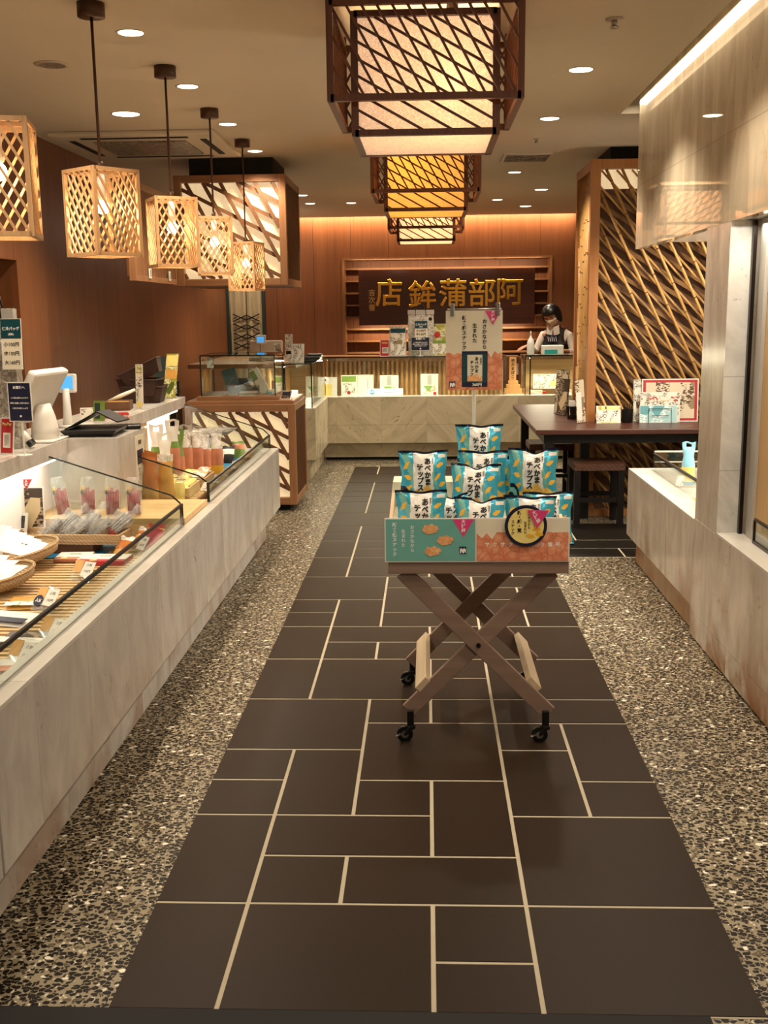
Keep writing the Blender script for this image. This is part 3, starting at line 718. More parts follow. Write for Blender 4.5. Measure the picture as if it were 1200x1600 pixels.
# ---------------------------------------------------------------- bamboo screen box on the right
t = thing('bamboo_screen', 'tall wooden box faced with crossing bamboo canes behind the table', 'screen', (2.15, 8.08, 0))
bx0, bx1, by0, by1, bz = 1.15, 3.2, 7.70, 8.45, 2.52
b = W(t, 'boxwood'); b.box(bx0, by0, 0, bx0+.066, by0+.066, bz); b.box(bx0, by1-.05, 0, bx0+.05, by1, bz); b.box(bx1-.06, by0, 0, bx1, by0+.06, bz)
build_each(b, 'post', t, bevel=.003)
b = W(t, 'boxwood'); b.box(bx0+.066, by0+.002, bz-.065, bx1, by0+.06, bz); b.box(bx0+.002, by0+.066, bz-.065, bx0+.05, by1, bz); b.box(bx0+.066, by0+.002, .0, bx1, by0+.06, .05)
build_each(b, 'beam', t, bevel=.003)
b = W(t, 'dark'); b.box(bx0+.15, by0+.15, bz, bx1, by1, CZ); b.build('shade_block', t)  # near-black block standing for the shade between box top and ceiling
b = W(t, 'bampanel'); b.box(bx0+.07, by0+.20, 0, bx1, by0+.21, bz-.18); b.box(bx0+.16, by0+.21, 0, bx0+.17, by1-.02, bz-.1); b.build('back_panel', t)
b = W(t, 'lampA'); b.box(bx0+.07, by0+.19, bz-.18, bx1, by0+.2, bz-.02); b.build('lit_top_panel', t)
rgb = random.Random(5)
def canes(b, x0, z0, x1, z1, ang, gap, r, y, phase, wig=0):
    tmp = MB(); lattice(tmp, x0, z0, x1, z1, ang, gap, r, r, y, phase=phase); n = len(tmp.v)//8
    for k in range(n):
        q = [Vector(v) for v in tmp.v[k*8:k*8+8]]; p0 = sum(q[:4], Vector())/4; p1 = sum(q[4:], Vector())/4
        L = (p1-p0).length; b.tube([p0, p1], r, 7)
        d = (p1-p0)/L; s = rgb.uniform(.05, .2)
        while s < L-.05: b.tube([p0+d*(s-.003), p0+d*(s+.003)], r*1.18, 7, 1); s += rgb.uniform(.2, .27)
b = W(t, 'bamboo', 'lattice'); canes(b, bx0+.066, .05, bx1, bz-.065, 64, .098, .0105, by0+.035, .5); b.build('steep_canes', t, True)
b = W(t, 'bamboo', 'lattice'); lattice(b, bx0+.066, .05, bx1, bz-.065, 47, .078, .013, .012, by0+.085); b.build('shallow_canes', t)
b = W(t, 'bampatch'); lattice(b, bx0+.08, .05, bx1, bz-.20, 31, .085, .030, .012, by0+.175); b.build('back_slats', t)
b = W(t, 'bamboo', 'boxwood'); T0 = b.T.copy(); b.T = T0 @ Matrix.Translation((bx0+.035, 0, 0)) @ Matrix.Rotation(-PI/2, 4, 'Z')
canes(b, -by1+.05, .05, -by0-.066, bz-.065, 80, .078, .02, 0, .3); b.build('side_canes', t, True)

# ---------------------------------------------------------------- table with stools
t = thing('dining_table', 'dark red-brown wooden table wrapped around the bamboo screen', 'table', (1.4, 7.9, 0))
b = W(t, 'table'); b.box(.74, 7.17, .665, 3.2, 7.695, .70); b.box(.74, 7.6951, .665, 1.145, 9.16, .70); b.build('tabletop', t, bevel=.004)
b = W(t, 'blackm'); b.box(.80, 7.24, .60, 3.1, 7.29, .664); b.box(.80, 7.29, .60, .84, 9.1, .664); b.build('apron', t)
for x, y in ((.81, 7.25), (.81, 9.05), (1.11, 7.62), (3.0, 7.25)):
    b = W(t, 'blackm'); b.box(x-.005, y-.01, 0, x+.06, y+.055, .60); b.build('leg', t)
def stool(x, y, label, rz=0):
    t = thing('stool', label, 'stool', (x, y, 0), rz, 'black stools with brown seats')
    b = MB('brownleather'); b.box(-.177, -.165, .40, .177, .165, .452); b.build('seat', t, bevel=.008)
    for sx in (-1, 1):
        for sy in (-1, 1): b = MB('blackm'); b.box(sx*.15-.021, sy*.14-.021, 0, sx*.15+.021, sy*.14+.021, .40); b.build('leg', t)
    for sx in (-1, 1): b = MB('blackm'); b.box(sx*.15-.012, -.12, .13, sx*.15+.012, .12, .16); b.build('stretcher', t)
    for sy in (-1, 1): b = MB('blackm'); b.box(-.13, sy*.14-.012, .18, .13, sy*.14+.012, .21); b.build('stretcher', t)
stool(1.19, 7.43, 'black stool with woven brown seat pushed under the front of the table')
stool(.99, 8.55, 'stool half hidden under the far left part of the dark table')
stool(1.9, 7.45, 'stool under the table mostly hidden behind the stone column')

# ---------------------------------------------------------------- left display counter
t = thing('display_counter', 'long low marble display counter with glass front along the left side', 'counter', (-1.5, 4.6, 0))
b = W(t, 'marbleL'); b.box(-1.05, 2.262, .20, -1.0, 7.06, .595); b.box(-1.05, .8, .20, -1.0, 2.25, .595); b.box(-1.75, 7.01, .20, -1.05, 7.06, .595); b.build('front_slab', t, bevel=.003)
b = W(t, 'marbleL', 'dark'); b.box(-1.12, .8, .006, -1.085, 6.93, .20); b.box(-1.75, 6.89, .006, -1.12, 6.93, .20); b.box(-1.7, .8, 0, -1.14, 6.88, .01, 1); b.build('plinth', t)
b = W(t, 'marbleTop'); b.box(-1.085, .8, .595, -1.0, 7.06, .603); b.box(-1.75, 7.02, .595, -1.085, 7.06, .603); b.build('top_rim', t)
b = W(t, 'chwood', 'steel'); b.box(-1.75, .8, .20, -1.05, 7.01, .46); b.box(-1.72, 5.0, .46, -1.16, 7.0, .555); b.box(-1.105, .8, .46, -1.085, 4.44, .585, 1); b.box(-1.105, 4.96, .46, -1.085, 7.0, .585, 1); b.box(-1.14, .8, .46, -1.125, 4.44, .50, 1); b.box(-1.14, 4.96, .46, -1.125, 7.0, .50, 1); b.build('well', t)
b = W(t, 'glowwhite'); b.box(-1.76, .8, .46, -1.73, 7.05, .884); b.build('back_panel', t)
b = W(t, 'marbleL', 'marbleTop'); b.box(-1.66, .8, .886, -1.62, 7.06, .955, 0); b.box(-1.96, .8, .886, -1.66, 7.06, .955, 1); b.box(-1.94, 7.02, 0, -1.76, 7.06, .886, 0); b.box(-1.94, .8, 0, -1.90, 7.02, .886, 0); b.build('back_ledge', t, bevel=.002)
b = W(t, 'ledstrip'); b.box(-1.668, .8, .862, -1.662, 4.64, .886); b.box(-1.668, 5.18, .862, -1.662, 7.0, .886); b.build('light_strip', t)
b = W(t, 'marbleL'); b.box(-1.655, 4.69, .46, -1.39, 5.155, .955); b.build('stone_pedestal', t, bevel=.002)
b = W(t, 'lightwood'); b.box(-1.73, 4.46, .46, -1.075, 4.935, .63); b.box(-1.075, 4.46, .604, -1.05, 4.935, .63); b.build('wood_platform', t, bevel=.002)
def glass_run(y0, y1):
    b = W(t, 'glass'); b.box(-1.058, y0, .603, -1.052, y1, .69); b.build('front_glass', t)
    b = W(t, 'rail'); b.box(-1.060, y0, .688, -1.050, y1, .699); b.build('top_rail', t)
    b = W(t, 'glass'); b.prism([(-1.062, .605), (-1.062, .70), (-1.10, .735), (-1.62, .905), (-1.62, .62)], y1-.004, y1+.002); b.build('end_glass', t)
    b = W(t, 'edge')
    pts = [(-1.062, y1, .605), (-1.062, y1, .70), (-1.10, y1, .735), (-1.62, y1, .905)]
    for p, q in zip(pts, pts[1:]): b.bar(p, q, .006, .006)
    b.bar((-1.055, y1, .605), (-1.055, y1, .695), .008, .008); b.build('glass_edge', t)
glass_run(.8, 4.44); glass_run(5.0, 7.03)
b = W(t, 'glass'); b.prism([(-1.10, .63), (-1.10, .735), (-1.62, .905), (-1.62, .63)], 4.985, 4.989); b.build('end_glass', t)
b = W(t, 'edge'); b.bar((-1.06, 4.99, .705), (-1.10, 4.99, .735), .006, .006); b.bar((-1.10, 4.99, .735), (-1.39, 4.99, .83), .006, .006); b.bar((-1.056, 5.0, .605), (-1.056, 5.0, .70), .012, .012); b.build('glass_edge', t)
# slatted trays lining the well
def slat_tray(x0, x1, y0, y1, z, label, step=.04):
    t = thing('slatted_tray', label, 'tray', ((x0+x1)/2, (y0+y1)/2, z-.03))
    b = W(t, 'lightwood')
    y = y0
    while y < y1-.02: b.box(x0, y, z-.012, x1, y+.020, z); y += step
    b.build('slats', t)
    b = W(t, 'lightwood')
    for x in (x0+.05, x1-.07): b.box(x, y0, z-.03, x+.02, y1, z-.012)
    b.build('bearers', t)
slat_tray(-1.72, -1.15, 2.3, 4.42, .52, 'slatted wooden tray lining the near well of the left counter')
slat_tray(-1.72, -1.15, 5.02, 6.98, .592, 'slatted wooden tray lining the far well of the left counter')

# ---------------------------------------------------------------- corner counter and back counter
def slats_behind(t, x0, x1, y, z0, z1, ax='x', gap=.049, w=.024):
    b = W(t, 'slat'); k = x0
    while k < x1:
        if ax == 'x': b.box(k, y, z0, k+w, y+.02, z1)
        else: b.box(y, k, z0, y+.02, k+w, z1)
        k += gap
    b.build('slat_screen', t)
t = thing('back_counter', 'marble counter with lit slatted glass case across the back of the shop', 'counter', (-.1, 11.0, 0))
b = W(t, 'marbleB'); b.box(-1.0, 10.70, .186, 2.4, 10.75, .65); b.box(-1.05, 9.45, .186, -1.0, 10.75, .65); b.box(-2.2, 9.45, .186, -1.05, 9.50, .65); b.build('front_slab', t)
b = W(t, 'marbleB'); b.box(-1.05, 10.80, .03, 2.4, 10.84, .186); b.box(-1.10, 9.50, .0, -1.06, 10.84, .186); b.box(-2.2, 9.50, 0, -1.10, 9.54, .186); b.build('plinth', t)
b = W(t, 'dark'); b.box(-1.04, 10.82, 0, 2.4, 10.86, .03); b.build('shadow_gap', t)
b = W(t, 'marbleTop'); b.box(-1.08, 10.70, .65, .97, 10.86, .655); b.box(-1.15, 9.45, .65, -1.0, 10.70, .655); b.box(-2.2, 9.45, .65, -1.15, 9.6, .655); b.box(.97, 10.70, .65, 2.4, 10.86, .655); b.build('top_rim', t)
b = W(t, 'glowwhite'); b.box(-1.15, 10.86, .60, .80, 11.18, .62); b.box(-1.6, 9.6, .60, -1.15, 11.18, .62); b.box(.99, 10.86, .6, 2.4, 11.18, .62); b.build('case_floor', t)
slats_behind(t, -1.2, .80, 11.12, .62, 1.0)
slats_behind(t, 9.6, 11.1, -1.44, .62, 1.0, 'y')
b = W(t, 'lightwood'); b.box(-1.5, 11.18, .2, .80, 11.2, 1.0); b.box(-1.50, 9.6, .2, -1.48, 11.18, 1.0); b.box(.99, 11.16, .2, 2.4, 11.2, 1.0); b.build('case_back', t)
b = W(t, 'frameH'); b.box(-1.6, 10.95, 1.0, .80, 11.55, 1.04); b.box(-2.2, 9.75, 1.0, -1.2, 11.55, 1.04); b.box(.99, 10.95, 1.0, 2.4, 11.35, 1.04); b.build('worktop', t)
b = W(t, 'glass'); b.box(-1.0, 10.76, .655, .80, 10.766, 1.045); b.box(-1.036, 9.50, .655, -1.03, 10.76, 1.045); b.box(-1.27, 9.49, .655, -1.036, 9.496, 1.045)
b.box(.995, 10.76, .655, 2.3, 10.766, 1.045); b.box(.99, 10.76, .655, .996, 11.15, 1.045); b.build('case_glass', t)
b = W(t, 'glassd'); b.box(-1.03, 10.76, 1.045, .80, 11.0, 1.051); b.box(-1.27, 9.49, 1.045, -1.03, 10.98, 1.051); b.box(.99, 10.76, 1.045, 2.3, 11.0, 1.051); b.build('case_top_glass', t)
b = W(t, 'edge'); b.bar((-1.03, 10.757, 1.048), (.80, 10.757, 1.048), .006, .01); b.bar((-1.03, 9.487, 1.048), (-1.03, 10.757, 1.048), .01, .01); b.bar((-1.27, 9.487, 1.048), (-1.03, 9.487, 1.048), .008, .01)
b.bar((-1.03, 9.488, .655), (-1.03, 9.488, 1.045), .011, .011); b.bar((-1.27, 9.488, .655), (-1.27, 9.488, 1.045), .011, .011)
b.bar((.992, 10.757, 1.048), (2.3, 10.757, 1.048), .006, .012); b.bar((.992, 10.76, 1.048), (.992, 11.15, 1.048), .01, .01); b.bar((1.04, 10.757, .655), (1.04, 10.757, 1.045), .012, .012); b.bar((.992, 10.757, .655), (.992, 10.757, 1.045), .006, .006); b.build('glass_edge', t)

# glass case on the lattice cabinet
t = thing('glass_showcase', 'glass showcase with dark edges standing on the lattice cabinet', 'showcase', (-1.45, 8.35, .846))
b = W(t, 'frameH'); b.box(-1.76, 8.06, .846, -1.13, 8.64, .875); b.build('base', t, bevel=.002)
x0, x1, y0, y1, z0, z1 = -1.73, -1.16, 8.10, 8.60, .875, 1.18
b = W(t, 'glass'); b.box(x0, y0, z0, x1, y0+.005, z1); b.box(x1-.005, y0+.005, z0, x1, y1-.005, z1); b.box(x0, y0+.005, z0, x0+.005, y1-.005, z1); b.box(x0, y1-.005, z0, x1, y1, z1); b.build('panes', t)
b = W(t, 'glassd'); b.box(x0, y0, z1, x1, y1, z1+.006); b.build('top_pane', t)
b = W(t, 'edge')
for X in (x0, x1):
    b.bar((X, y0, z0), (X, y0, z1), .009, .009); b.bar((X, y1, z0), (X, y1, z1), .009, .009); b.bar((X, y0, z1+.003), (X, y1, z1+.003), .009, .009)
for Y in (y0, y1): b.bar((x0, Y, z1+.003), (x1, Y, z1+.003), .009, .009)
b.build('edges', t)

# right low counter glass and the lined well
t = thing('glass_screen', 'low glass guard with bronze rail on the right counter beside the stone column', 'glass guard', (1.6, 5.6, .55))
b = W(t, 'glass'); b.box(XR+.125, 4.8, .552, XR+.131, 6.30, .645); b.box(XR+.131, 6.294, .552, 2.28, 6.30, .66); b.box(XR+.3, 6.15, .60, 2.28, 6.155, .62); b.build('panes', t)
b = W(t, 'rail'); b.box(XR+.122, 4.8, .645, XR+.134, 6.30, .657); b.build('rail', t)
b = W(t, 'marbleTop'); b.box(XR+.131, 6.29, .66, 2.28, 6.305, .668); b.box(XR+.131, 6.285, .60, 2.28, 6.29, .606); b.build('end_edges', t)
b = W(t, 'marbleW'); b.box(XR+.12, 4.8, .42, 2.3, 6.33, .44); b.build('well_floor', t)
slat_tray(1.36, 1.9, 4.85, 5.75, .49, 'slatted wooden tray in the low right counter beside the stone column')
t = thing('glass_screen', 'dark-edged glass guard on the white sill of the shop window at right', 'glass guard', (1.45, 3.0, .566))
b = W(t, 'glass'); b.box(1.312, 1.2, .566, 1.317, 4.22, .66); b.box(1.317, 4.215, .566, 1.322, 4.22, .66); b.build('pane', t)
b = W(t, 'rail'); b.box(1.310, 1.2, .658, 1.32, 4.22, .668); b.box(1.308, 1.2, .566, 1.318, 4.22, .578); b.box(1.308, 4.212, .566, 1.318, 4.222, .66); b.build('rail', t)

# ---------------------------------------------------------------- small builders for goods
def card(name, label, cat, p, w, h, mat, rz=0, tilt=0, th=.004, edge='white', group=None, txt=None, blocks=None, stand=None, margin=.004):
    """upright sheet standing at p, facing -y before turning; blocks = (x, z, w, h, material)"""
    t = thing(name, label, cat, p, rot=(math.radians(tilt), 0, math.radians(rz)), group=group)
    b = MB(edge); b.box(-w/2, 0, 0, w/2, th, h); b.build('backing_board', t)
    b = MB(mat); b.box(-w/2+margin, -.0008, margin, w/2-margin, 0, h-margin); b.build('printed_sheet', t)
    for k, (x, z, ww, hh, m_) in enumerate(blocks or []):
        b = MB(m_); b.box(x-ww/2, -.0016, z-hh/2, x+ww/2, -.0008, z+hh/2); b.build('printed_block', t)
    if txt:
        mats = []; [mats.append(q[5]) for q in txt if q[5] not in mats]
        b = MB(*mats)
        for q in txt: text(b, q[0], q[1], q[2], q[3], mats.index(q[5]), y=-.0022, vertical=q[4], bold=.02)
        b.build('lettering', t)
    if stand:
        b = MB(stand); b.prism([(-w*.35, 0), (w*.35, 0), (w*.35, .006), (-w*.35, .006)], th, .06); b.build('foot', t)
    return t
def pouch(name, label, cat, p, w, h, th, zones, rz=0, tilt=0, neck=0.0, group=None, nx=14, nz=22, seed=0, hole=False, txt=None):
    """filled pouch with flat sealed top; zones = list of (height fraction, material)"""
    t = thing(name, label, cat, p, rot=(math.radians(tilt), 0, math.radians(rz)), group=group)
    mats = [z[1] for z in zones]
    def sf(u, v, side):
        nw = 1-neck*math.exp(-((v-.68)/.14)**2)
        body = max(0, math.sin(PI*min(1, v/.85)*.94+.06))**.6 if v < .85 else 0
        k = mnoise.noise(Vector((u*2.1+seed, v*3.3, seed*1.7+side)))*.22
        y = side*th/2*(body*(1-abs(u)**2.4)*(1+k))+ (v > .85)*side*.0008
        return (u*w/2*nw, y, v*h+.004*math.sin(u*4+seed)*(v > .9))
    b = MB(*mats); g = {}
    for side in (-1, 1):
        base = len(b.v); vs = [sf(-1+2*i/nx, j/nz, side) for j in range(nz+1) for i in range(nx+1)]
        for j in range(nz):
            v = (j+.5)/nz; m = next((q for q, z in enumerate(zones) if v <= z[0]), len(zones)-1)
            fs = []
            for i in range(nx):
                if hole and v > .90 and v < .955 and abs(i-nx/2+.5) < nx*.22: continue
                a = j*(nx+1)+i; fs.append((a, a+1, a+nx+2, a+nx+1))
            b.f += [tuple(x+base for x in f) for f in fs]; b.m += [m]*len(fs)
        b.v += [tuple(b.T @ Vector(q)) for q in vs]
    # weld both sides
    b.build('pouch_body', t, True)
    if txt:
        b = MB('ink'); 
        for s_, x, z, sz in txt: text(b, s_, x, z, sz, vertical=True, warp=lambda X, Z, d: (X, sf(max(-1, min(1, X/(w/2))), max(0, min(1, Z/h)), -1)[1]-.0015, Z))
        b.build('lettering', t)
    return t

# ---------------------------------------------------------------- folding trolley with the snack display
t = thing('display_trolley', 'grey-brown wooden folding trolley with crossed legs on four castors', 'trolley', (.173, 3.83, 0)); CT = t
b = W(t, 'cartwood'); b.box(-.135, 3.515, .617, .480, 3.53, .668); b.build('front_board', t, bevel=.002)
for X in (-.135, .466):
    b = W(t, 'cartpale'); b.T = b.T @ Matrix.Translation((X, 0, 0)) @ Matrix.Rotation(PI/2, 4, 'Z'); b.prism([(3.531, .62), (4.15, .62), (4.15, .84), (3.531, .76)], -.013, 0); b.build('side_board', t, bevel=.002)
b = W(t, 'cartpale'); b.box(-.134, 4.137, .62, .466, 4.15, .84); b.build('back_board', t)
b = W(t, 'cartpale'); b.box(-.134, 3.531, .622, .466, 4.137, .635); b.build('tray_floor', t)
b = W(t, 'offwhite'); b.box(-.13, 3.56, .635, .463, 3.72, .67); b.box(-.13, 3.721, .635, .463, 3.985, .765); b.box(-.13, 3.986, .635, .463, 4.13, .86); build_each(b, 'riser_step', t)
for i, y in enumerate((3.545, 4.10)):
    for a, c_, dy in (((-.085, .617), (.425, .105), 0), ((.430, .617), (-.070, .105), .021)):
        yy = y+dy if i == 0 else y-dy
        b = W(t, 'cartwood'); A = Vector((a[0], yy, a[1])); B = Vector((c_[0], yy, c_[1])); n = (B-A).normalized(); up = Vector((-n.z, 0, n.x))
        b.bar(A, B, .018, .056, up=up); b.build('leg', t, bevel=.003)
for a in ((-.018, .205, -1), (.372, .205, 1)):
    b = W(t, 'cartpale'); b.T = b.T @ Matrix.Translation((a[0], 0, a[1])) @ Matrix.Rotation(a[2]*math.radians(-42), 4, 'Y'); b.box(-.012, 3.556, -.028, .012, 4.09, .028); b.build('stretcher', t, bevel=.002)
b = W(t, 'blackm')
for x, z, y in ((.176, .357, 3.534), (.30, .535, 4.085), (.176, .357, 4.085)): b.tube([(x, y, z), (x, y-.006, z)], .008, 10)
b.build('bolts', t)
for x, y in ((-.062, 3.535), (.412, 3.535), (-.062, 4.112), (.412, 4.112)):
    cb = W(t, 'blackm'); cb.box(x-.012, y-.012, .064, x+.012, y+.004, .118); cb.tube([(x, y, .05), (x, y, .064)], .018, 12); cb.bar((x, y, .058), (x-.02, y, .03), .036, .012); 
    c = cb.build('castor', t, bevel=.002)
    wb = W(t, 'black', 'steel'); wb.tube([(x-.02, y-.008, .030), (x-.02, y+.008, .030)], .0285, 24); wb.tube([(x-.02, y-.010, .030), (x-.02, y+.010, .030)], .013, 14, 1)
    wh = wb.build('wheel', c)
    bb = W(t, 'steel'); bb.bar((x-.035, y-.012, .034), (x-.05, y-.014, .025), .012, .004); bb.build('brake_lever', c)

def tri(b, x, z, s, m, y, rot=0):
    pts = [(-s/2, 0), (s/2, 0), (0, -s*.86)]; c, q = math.cos(rot), math.sin(rot)
    b.prism([(x+a*c-d*q, z+a*q+d*c) for a, d in pts], y-.001, y, m)
def crackers(b, x, z, s, m, y):
    for k, (dx, dz) in enumerate(((0, 0), (.1, .22))):
        pts = [(-.5, -.05), (-.15, -.38), (.5, -.2), (.42, .1), (.2, .12), (.05, .3), (-.2, .12), (-.42, .2)]
        b.prism([(x+(p+dx)*s, z+(q+dz)*s*.8) for p, q in pts], y-.001-k*.0006, y-.0003-k*.0006, m)
def crag(b, x0, x1, z0, z1, m, y, seed, n=14, amp=.3):
    r = random.Random(seed); pts = [(x0, z0), (x1, z0)]; H = z1-z0
    for k in range(n+1):
        x = x1-(x1-x0)*k/n; pts.append((x, z1-H*amp*(r.random() if k % 2 else .0+.25*r.random())))
    b.prism(pts, y-.001, y, m)
t = thing('promotion_board', 'long two-part printed board across the front of the trolley, teal left and cream right', 'sign board', (.168, 3.508, .660), rot=(math.radians(-2), 0, 0))
b = MB('white'); b.box(-.313, 0, 0, .312, .004, .152); b.build('backing_board', t)
b = MB('teal'); b.box(-.309, -.001, .004, -.006, 0, .148); b.build('teal_sheet', t)
b = MB('offwhite'); b.box(-.001, -.001, .004, .308, 0, .148); b.build('cream_sheet', t)
b = MB('chipsbig'); crag(b, -.001, .308, .004, .105, 0, -.001, 4, 18, .28); b.build('cracker_photograph', t)
b = MB('cracker')
for x, z in ((-.16, .112), (-.110, .073), (-.152, .036)): crackers(b, x, z, .052, 0, -.0015)
b.build('cracker_pictures', t)
b = MB('pink'); tri(b, -.046, .148, .072, 0, -.001); b.build('pink_triangle', t)
b = MB('navy', 'whiteink'); b.box(-.06, -.0016, .028, -.036, -.001, .054); 
for q in range(4): b.prism([(-.058+q*.005, .031+(q % 2)*.008), (-.054+q*.005, .031), (-.052+q*.005, .05-(q % 2)*.006), (-.057+q*.005, .046)], -.0022, -.0017, 1)
b.build('crest', t)
b = MB('whiteink')
text(b, '新食感スナック', -.279, .128, .0160, y=-.002, vertical=True, bold=.02); text(b, '生まれた', -.249, .106, .0150, y=-.002, vertical=True, bold=.01); text(b, 'おさかなから', -.219, .120, .0150, y=-.002, vertical=True, bold=.01)
text(b, '大好評', -.046, .139, .0145, y=-.0026, vertical=True, bold=.02); 
for k, ch in enumerate('サクサクほんのり塩味'): text(b, ch, .034+k*.0265, .060, .0165, y=-.0026, bold=.02)
b.build('lettering', t)
t = thing('round_sign', 'round yellow sign with a navy rim stuck over the right half of the board', 'sign', (.331, 3.496, .787), rot=(0, math.radians(0), 0))
b = MB('navy'); b.tube([(0, 0, 0), (0, .004, 0)], .071, 48); b.build('navy_rim', t)
b = MB('paleyellow'); b.tube([(0, -.001, 0), (0, 0, 0)], .060, 48); b.build('yellow_disc', t)
b = MB('yellow')
for x, z in ((.036, -.012), (.014, -.034), (.044, -.028)): b.prism([(x-.016, z), (x-.006, z+.008), (x+.012, z+.004), (x+.015, z-.004), (x+.002, z-.009)], -.0018, -.001)
b.build('cracker_drawing', t)
b = MB('ink'); text(b, '新・感・覚', -.022, .045, .0155, y=-.002, vertical=True, bold=.03, pitch=.98); text(b, 'スナック。', -.044, .014, .0125, y=-.002, vertical=True, bold=.02); text(b, 'おさかなから', .010, .049, .0105, y=-.002, vertical=True); text(b, '生まれた', -.002, .010, .0105, y=-.002, vertical=True); text(b, '(カリッと)', .028, .034, .0065, y=-.002, vertical=True)
b.build('lettering', t)
t = thing('triangular_flag', 'pink triangular flag fixed to the upper right of the round yellow sign', 'flag sign', (.372, 3.490, .822), rot=(0, math.radians(-28), 0))
b = MB('pink'); b.prism([(-.024, .036), (-.024, -.036), (.040, 0)], 0, .002); b.build('triangle', t)
b = MB('whiteink'); text(b, '大好評', -.008, .016, .015, y=-.0008, vertical=True, bold=.02); b.build('lettering', t)
# poster on its pole
px_, py_ = .0905, 4.155
t = thing('poster_stand', 'white pole with a clip bar holding up the poster behind the snack bags', 'stand', (.185, 4.175, .86))
b = MB('white'); b.tube([(0, 0, 0), (0, 0, .64)], .0065, 12); b.build('pole', t, True)
b = MB('steel'); b.tube([(-.105, -.01, .645), (.105, -.01, .645)], .003, 8); b.build('clip_bar', t, True)
for x in (-.085, .09):
    b = MB('steel', 'white'); b.box(x-.008, -.03, .618, x+.008, -.012, .668); b.tube([(x, -.02, .655), (x, -.02, .668)], .009, 10, 1); b.build('clip', t, bevel=.003)
t = thing('poster', 'tall poster of crackers with a navy packet picture, clipped to the white pole', 'poster', (.184, 4.15, 1.195))
b = MB('offwhite'); b.box(-.109, 0, 0, .109, .002, .305); b.build('sheet', t)
b = MB('chipsbig'); crag(b, -.1085, .1085, .0005, .150, 0, 0, 9, 15, .2); b.build('cracker_photograph', t)
b = MB('tealdark', 'navy', 'offwhite', 'cracker'); b.box(-.047, -.0022, .012, .052, -.001, .150, 1); b.box(-.045, -.0026, .03, .05, -.0022, .140, 0); b.box(-.026, -.003, .034, .032, -.0024, .136, 2); crag(b, -.026, .032, .034, .062, 3, -.003, 2, 6, .6); b.build('packet_picture', t)
b = MB('pink'); tri(b, .072, .303, .062, 0, 0); b.build('pink_triangle', t)
b = MB('navy', 'whiteink'); b.box(-.096, -.0018, .010, -.072, -.001, .034)
for q in range(4): b.prism([(-.094+q*.005, .012+(q % 2)*.008), (-.090+q*.005, .012), (-.088+q*.005, .031-(q % 2)*.006), (-.093+q*.005, .028)], -.0024, -.0019, 1)
b.build('crest', t)
b = MB('ink', 'whiteink')
text(b, '新食感スナック', -.038, .276, .0180, y=-.001, vertical=True, bold=.03); text(b, '生まれた', .002, .246, .0180, y=-.001, vertical=True, bold=.03); text(b, 'おさかなから', .040, .262, .0185, y=-.001, vertical=True, bold=.03)
text(b, 'あべかま', .010, .120, .0150, y=-.0036, vertical=True, bold=.04); text(b, 'チップス', -.008, .106, .0150, y=-.0036, vertical=True, bold=.04); text(b, '仙台発', .026, .120, .009, y=-.0036, vertical=True)
text(b, '大好評', .072, .297, .0135, 1, y=-.0016, vertical=True); text(b, '360円', .012, .021, .0150, 1, y=-.003)
b.build('lettering', t)

# snack bags
LEAF = [(-.74, .72, .5), (-.72, .50, -.2), (.68, .72, .2), (.62, .50, .4), (.80, .36, .2), (-.68, .30, .3)]
def bag_surface(w, h, th, seed):
    def sf(u, v):
        dip = .020*math.exp(-((u-.05*(seed % 3))/.35)**2)*(v**6)*(1 if seed % 2 else .35)
        nw = 1-.13*math.sin(PI*v)**1.1+.012*math.sin(v*17+seed)
        body = max(0, math.sin(PI*max(0, min(1, (v-.035)/.93))))**.55
        k = mnoise.noise(Vector((u*1.6+seed*3.1, v*2.2, seed)))*.30+mnoise.noise(Vector((u*5+seed, v*6, 2)))*.13
        y = -th/2*body*(1-abs(u)**2.6)*(1+k) + .004*math.sin(9*u+seed)*(v > .93 or v < .05)+.012*mnoise.noise(Vector((u*2, seed, 1)))*(v**4)
        return Vector((u*w/2*nw, y, v*h-dip))
    return sf
def bag_mesh(w, h, th, seed):
    sf = bag_surface(w, h, th, seed); nx, nz = 56, 64
    me = MB('bagblue', 'bagwhite', 'navybag', 'yellow', 'chipsbag', 'teal', 'paper')
    def colr(u, v):
        if v > .955 or v < .03: return 2
        if (u+.92)**2*1.0+(v-.0)**2*1.2 < .30**2*1.6 and v < .36:
            d = math.hypot(u+.92, v*1.1); return 2 if (d > .30 or d < .2) else 5
        wob = .03*math.sin(v*9)
        zc = .27+.05*math.sin(u*5+1)+.04*math.sin(u*13)
        if v < zc and abs(u) < .93: return 4 if u > -.85 else 0
        if .60 < u < .94 and .855 < v < .925: return 6
        for lx, lz, a in LEAF:
            dx, dz = (u-lx), (v-lz)*1.12; c, s = math.cos(a), math.sin(a); X, Z = dx*c+dz*s, -dx*s+dz*c
            if abs(Z)/.052+abs(X/.17)**1.6 < 1: return 3
        if -.46+wob < u < .40+wob: return 1
        return 0 if (math.sin(u*7+v*4) > -.6) else 5
    vs = [sf(-1+2*i/nx, j/nz) for j in range(nz+1) for i in range(nx+1)]
    me.v = [tuple(p) for p in vs]
    for j in range(nz):
        for i in range(nx):
            a = j*(nx+1)+i; me.f.append((a, a+1, a+nx+2, a+nx+1)); me.m.append(colr(-1+(2*i+1)/nx, (j+.5)/nz))
    off = len(me.v); me.v += [(p.x, -p.y*.9+.001, p.z) for p in vs]
    for j in range(nz):
        for i in range(nx): a = off+j*(nx+1)+i; me.f.append((a, a+nx+1, a+nx+2, a+1)); me.m.append(0 if .03 < j/nz < .95 else 2)
    return me, sf
bag_w, bag_h = .186, .196
protos = []
BG = 'blue snack bags heaped on the trolley'
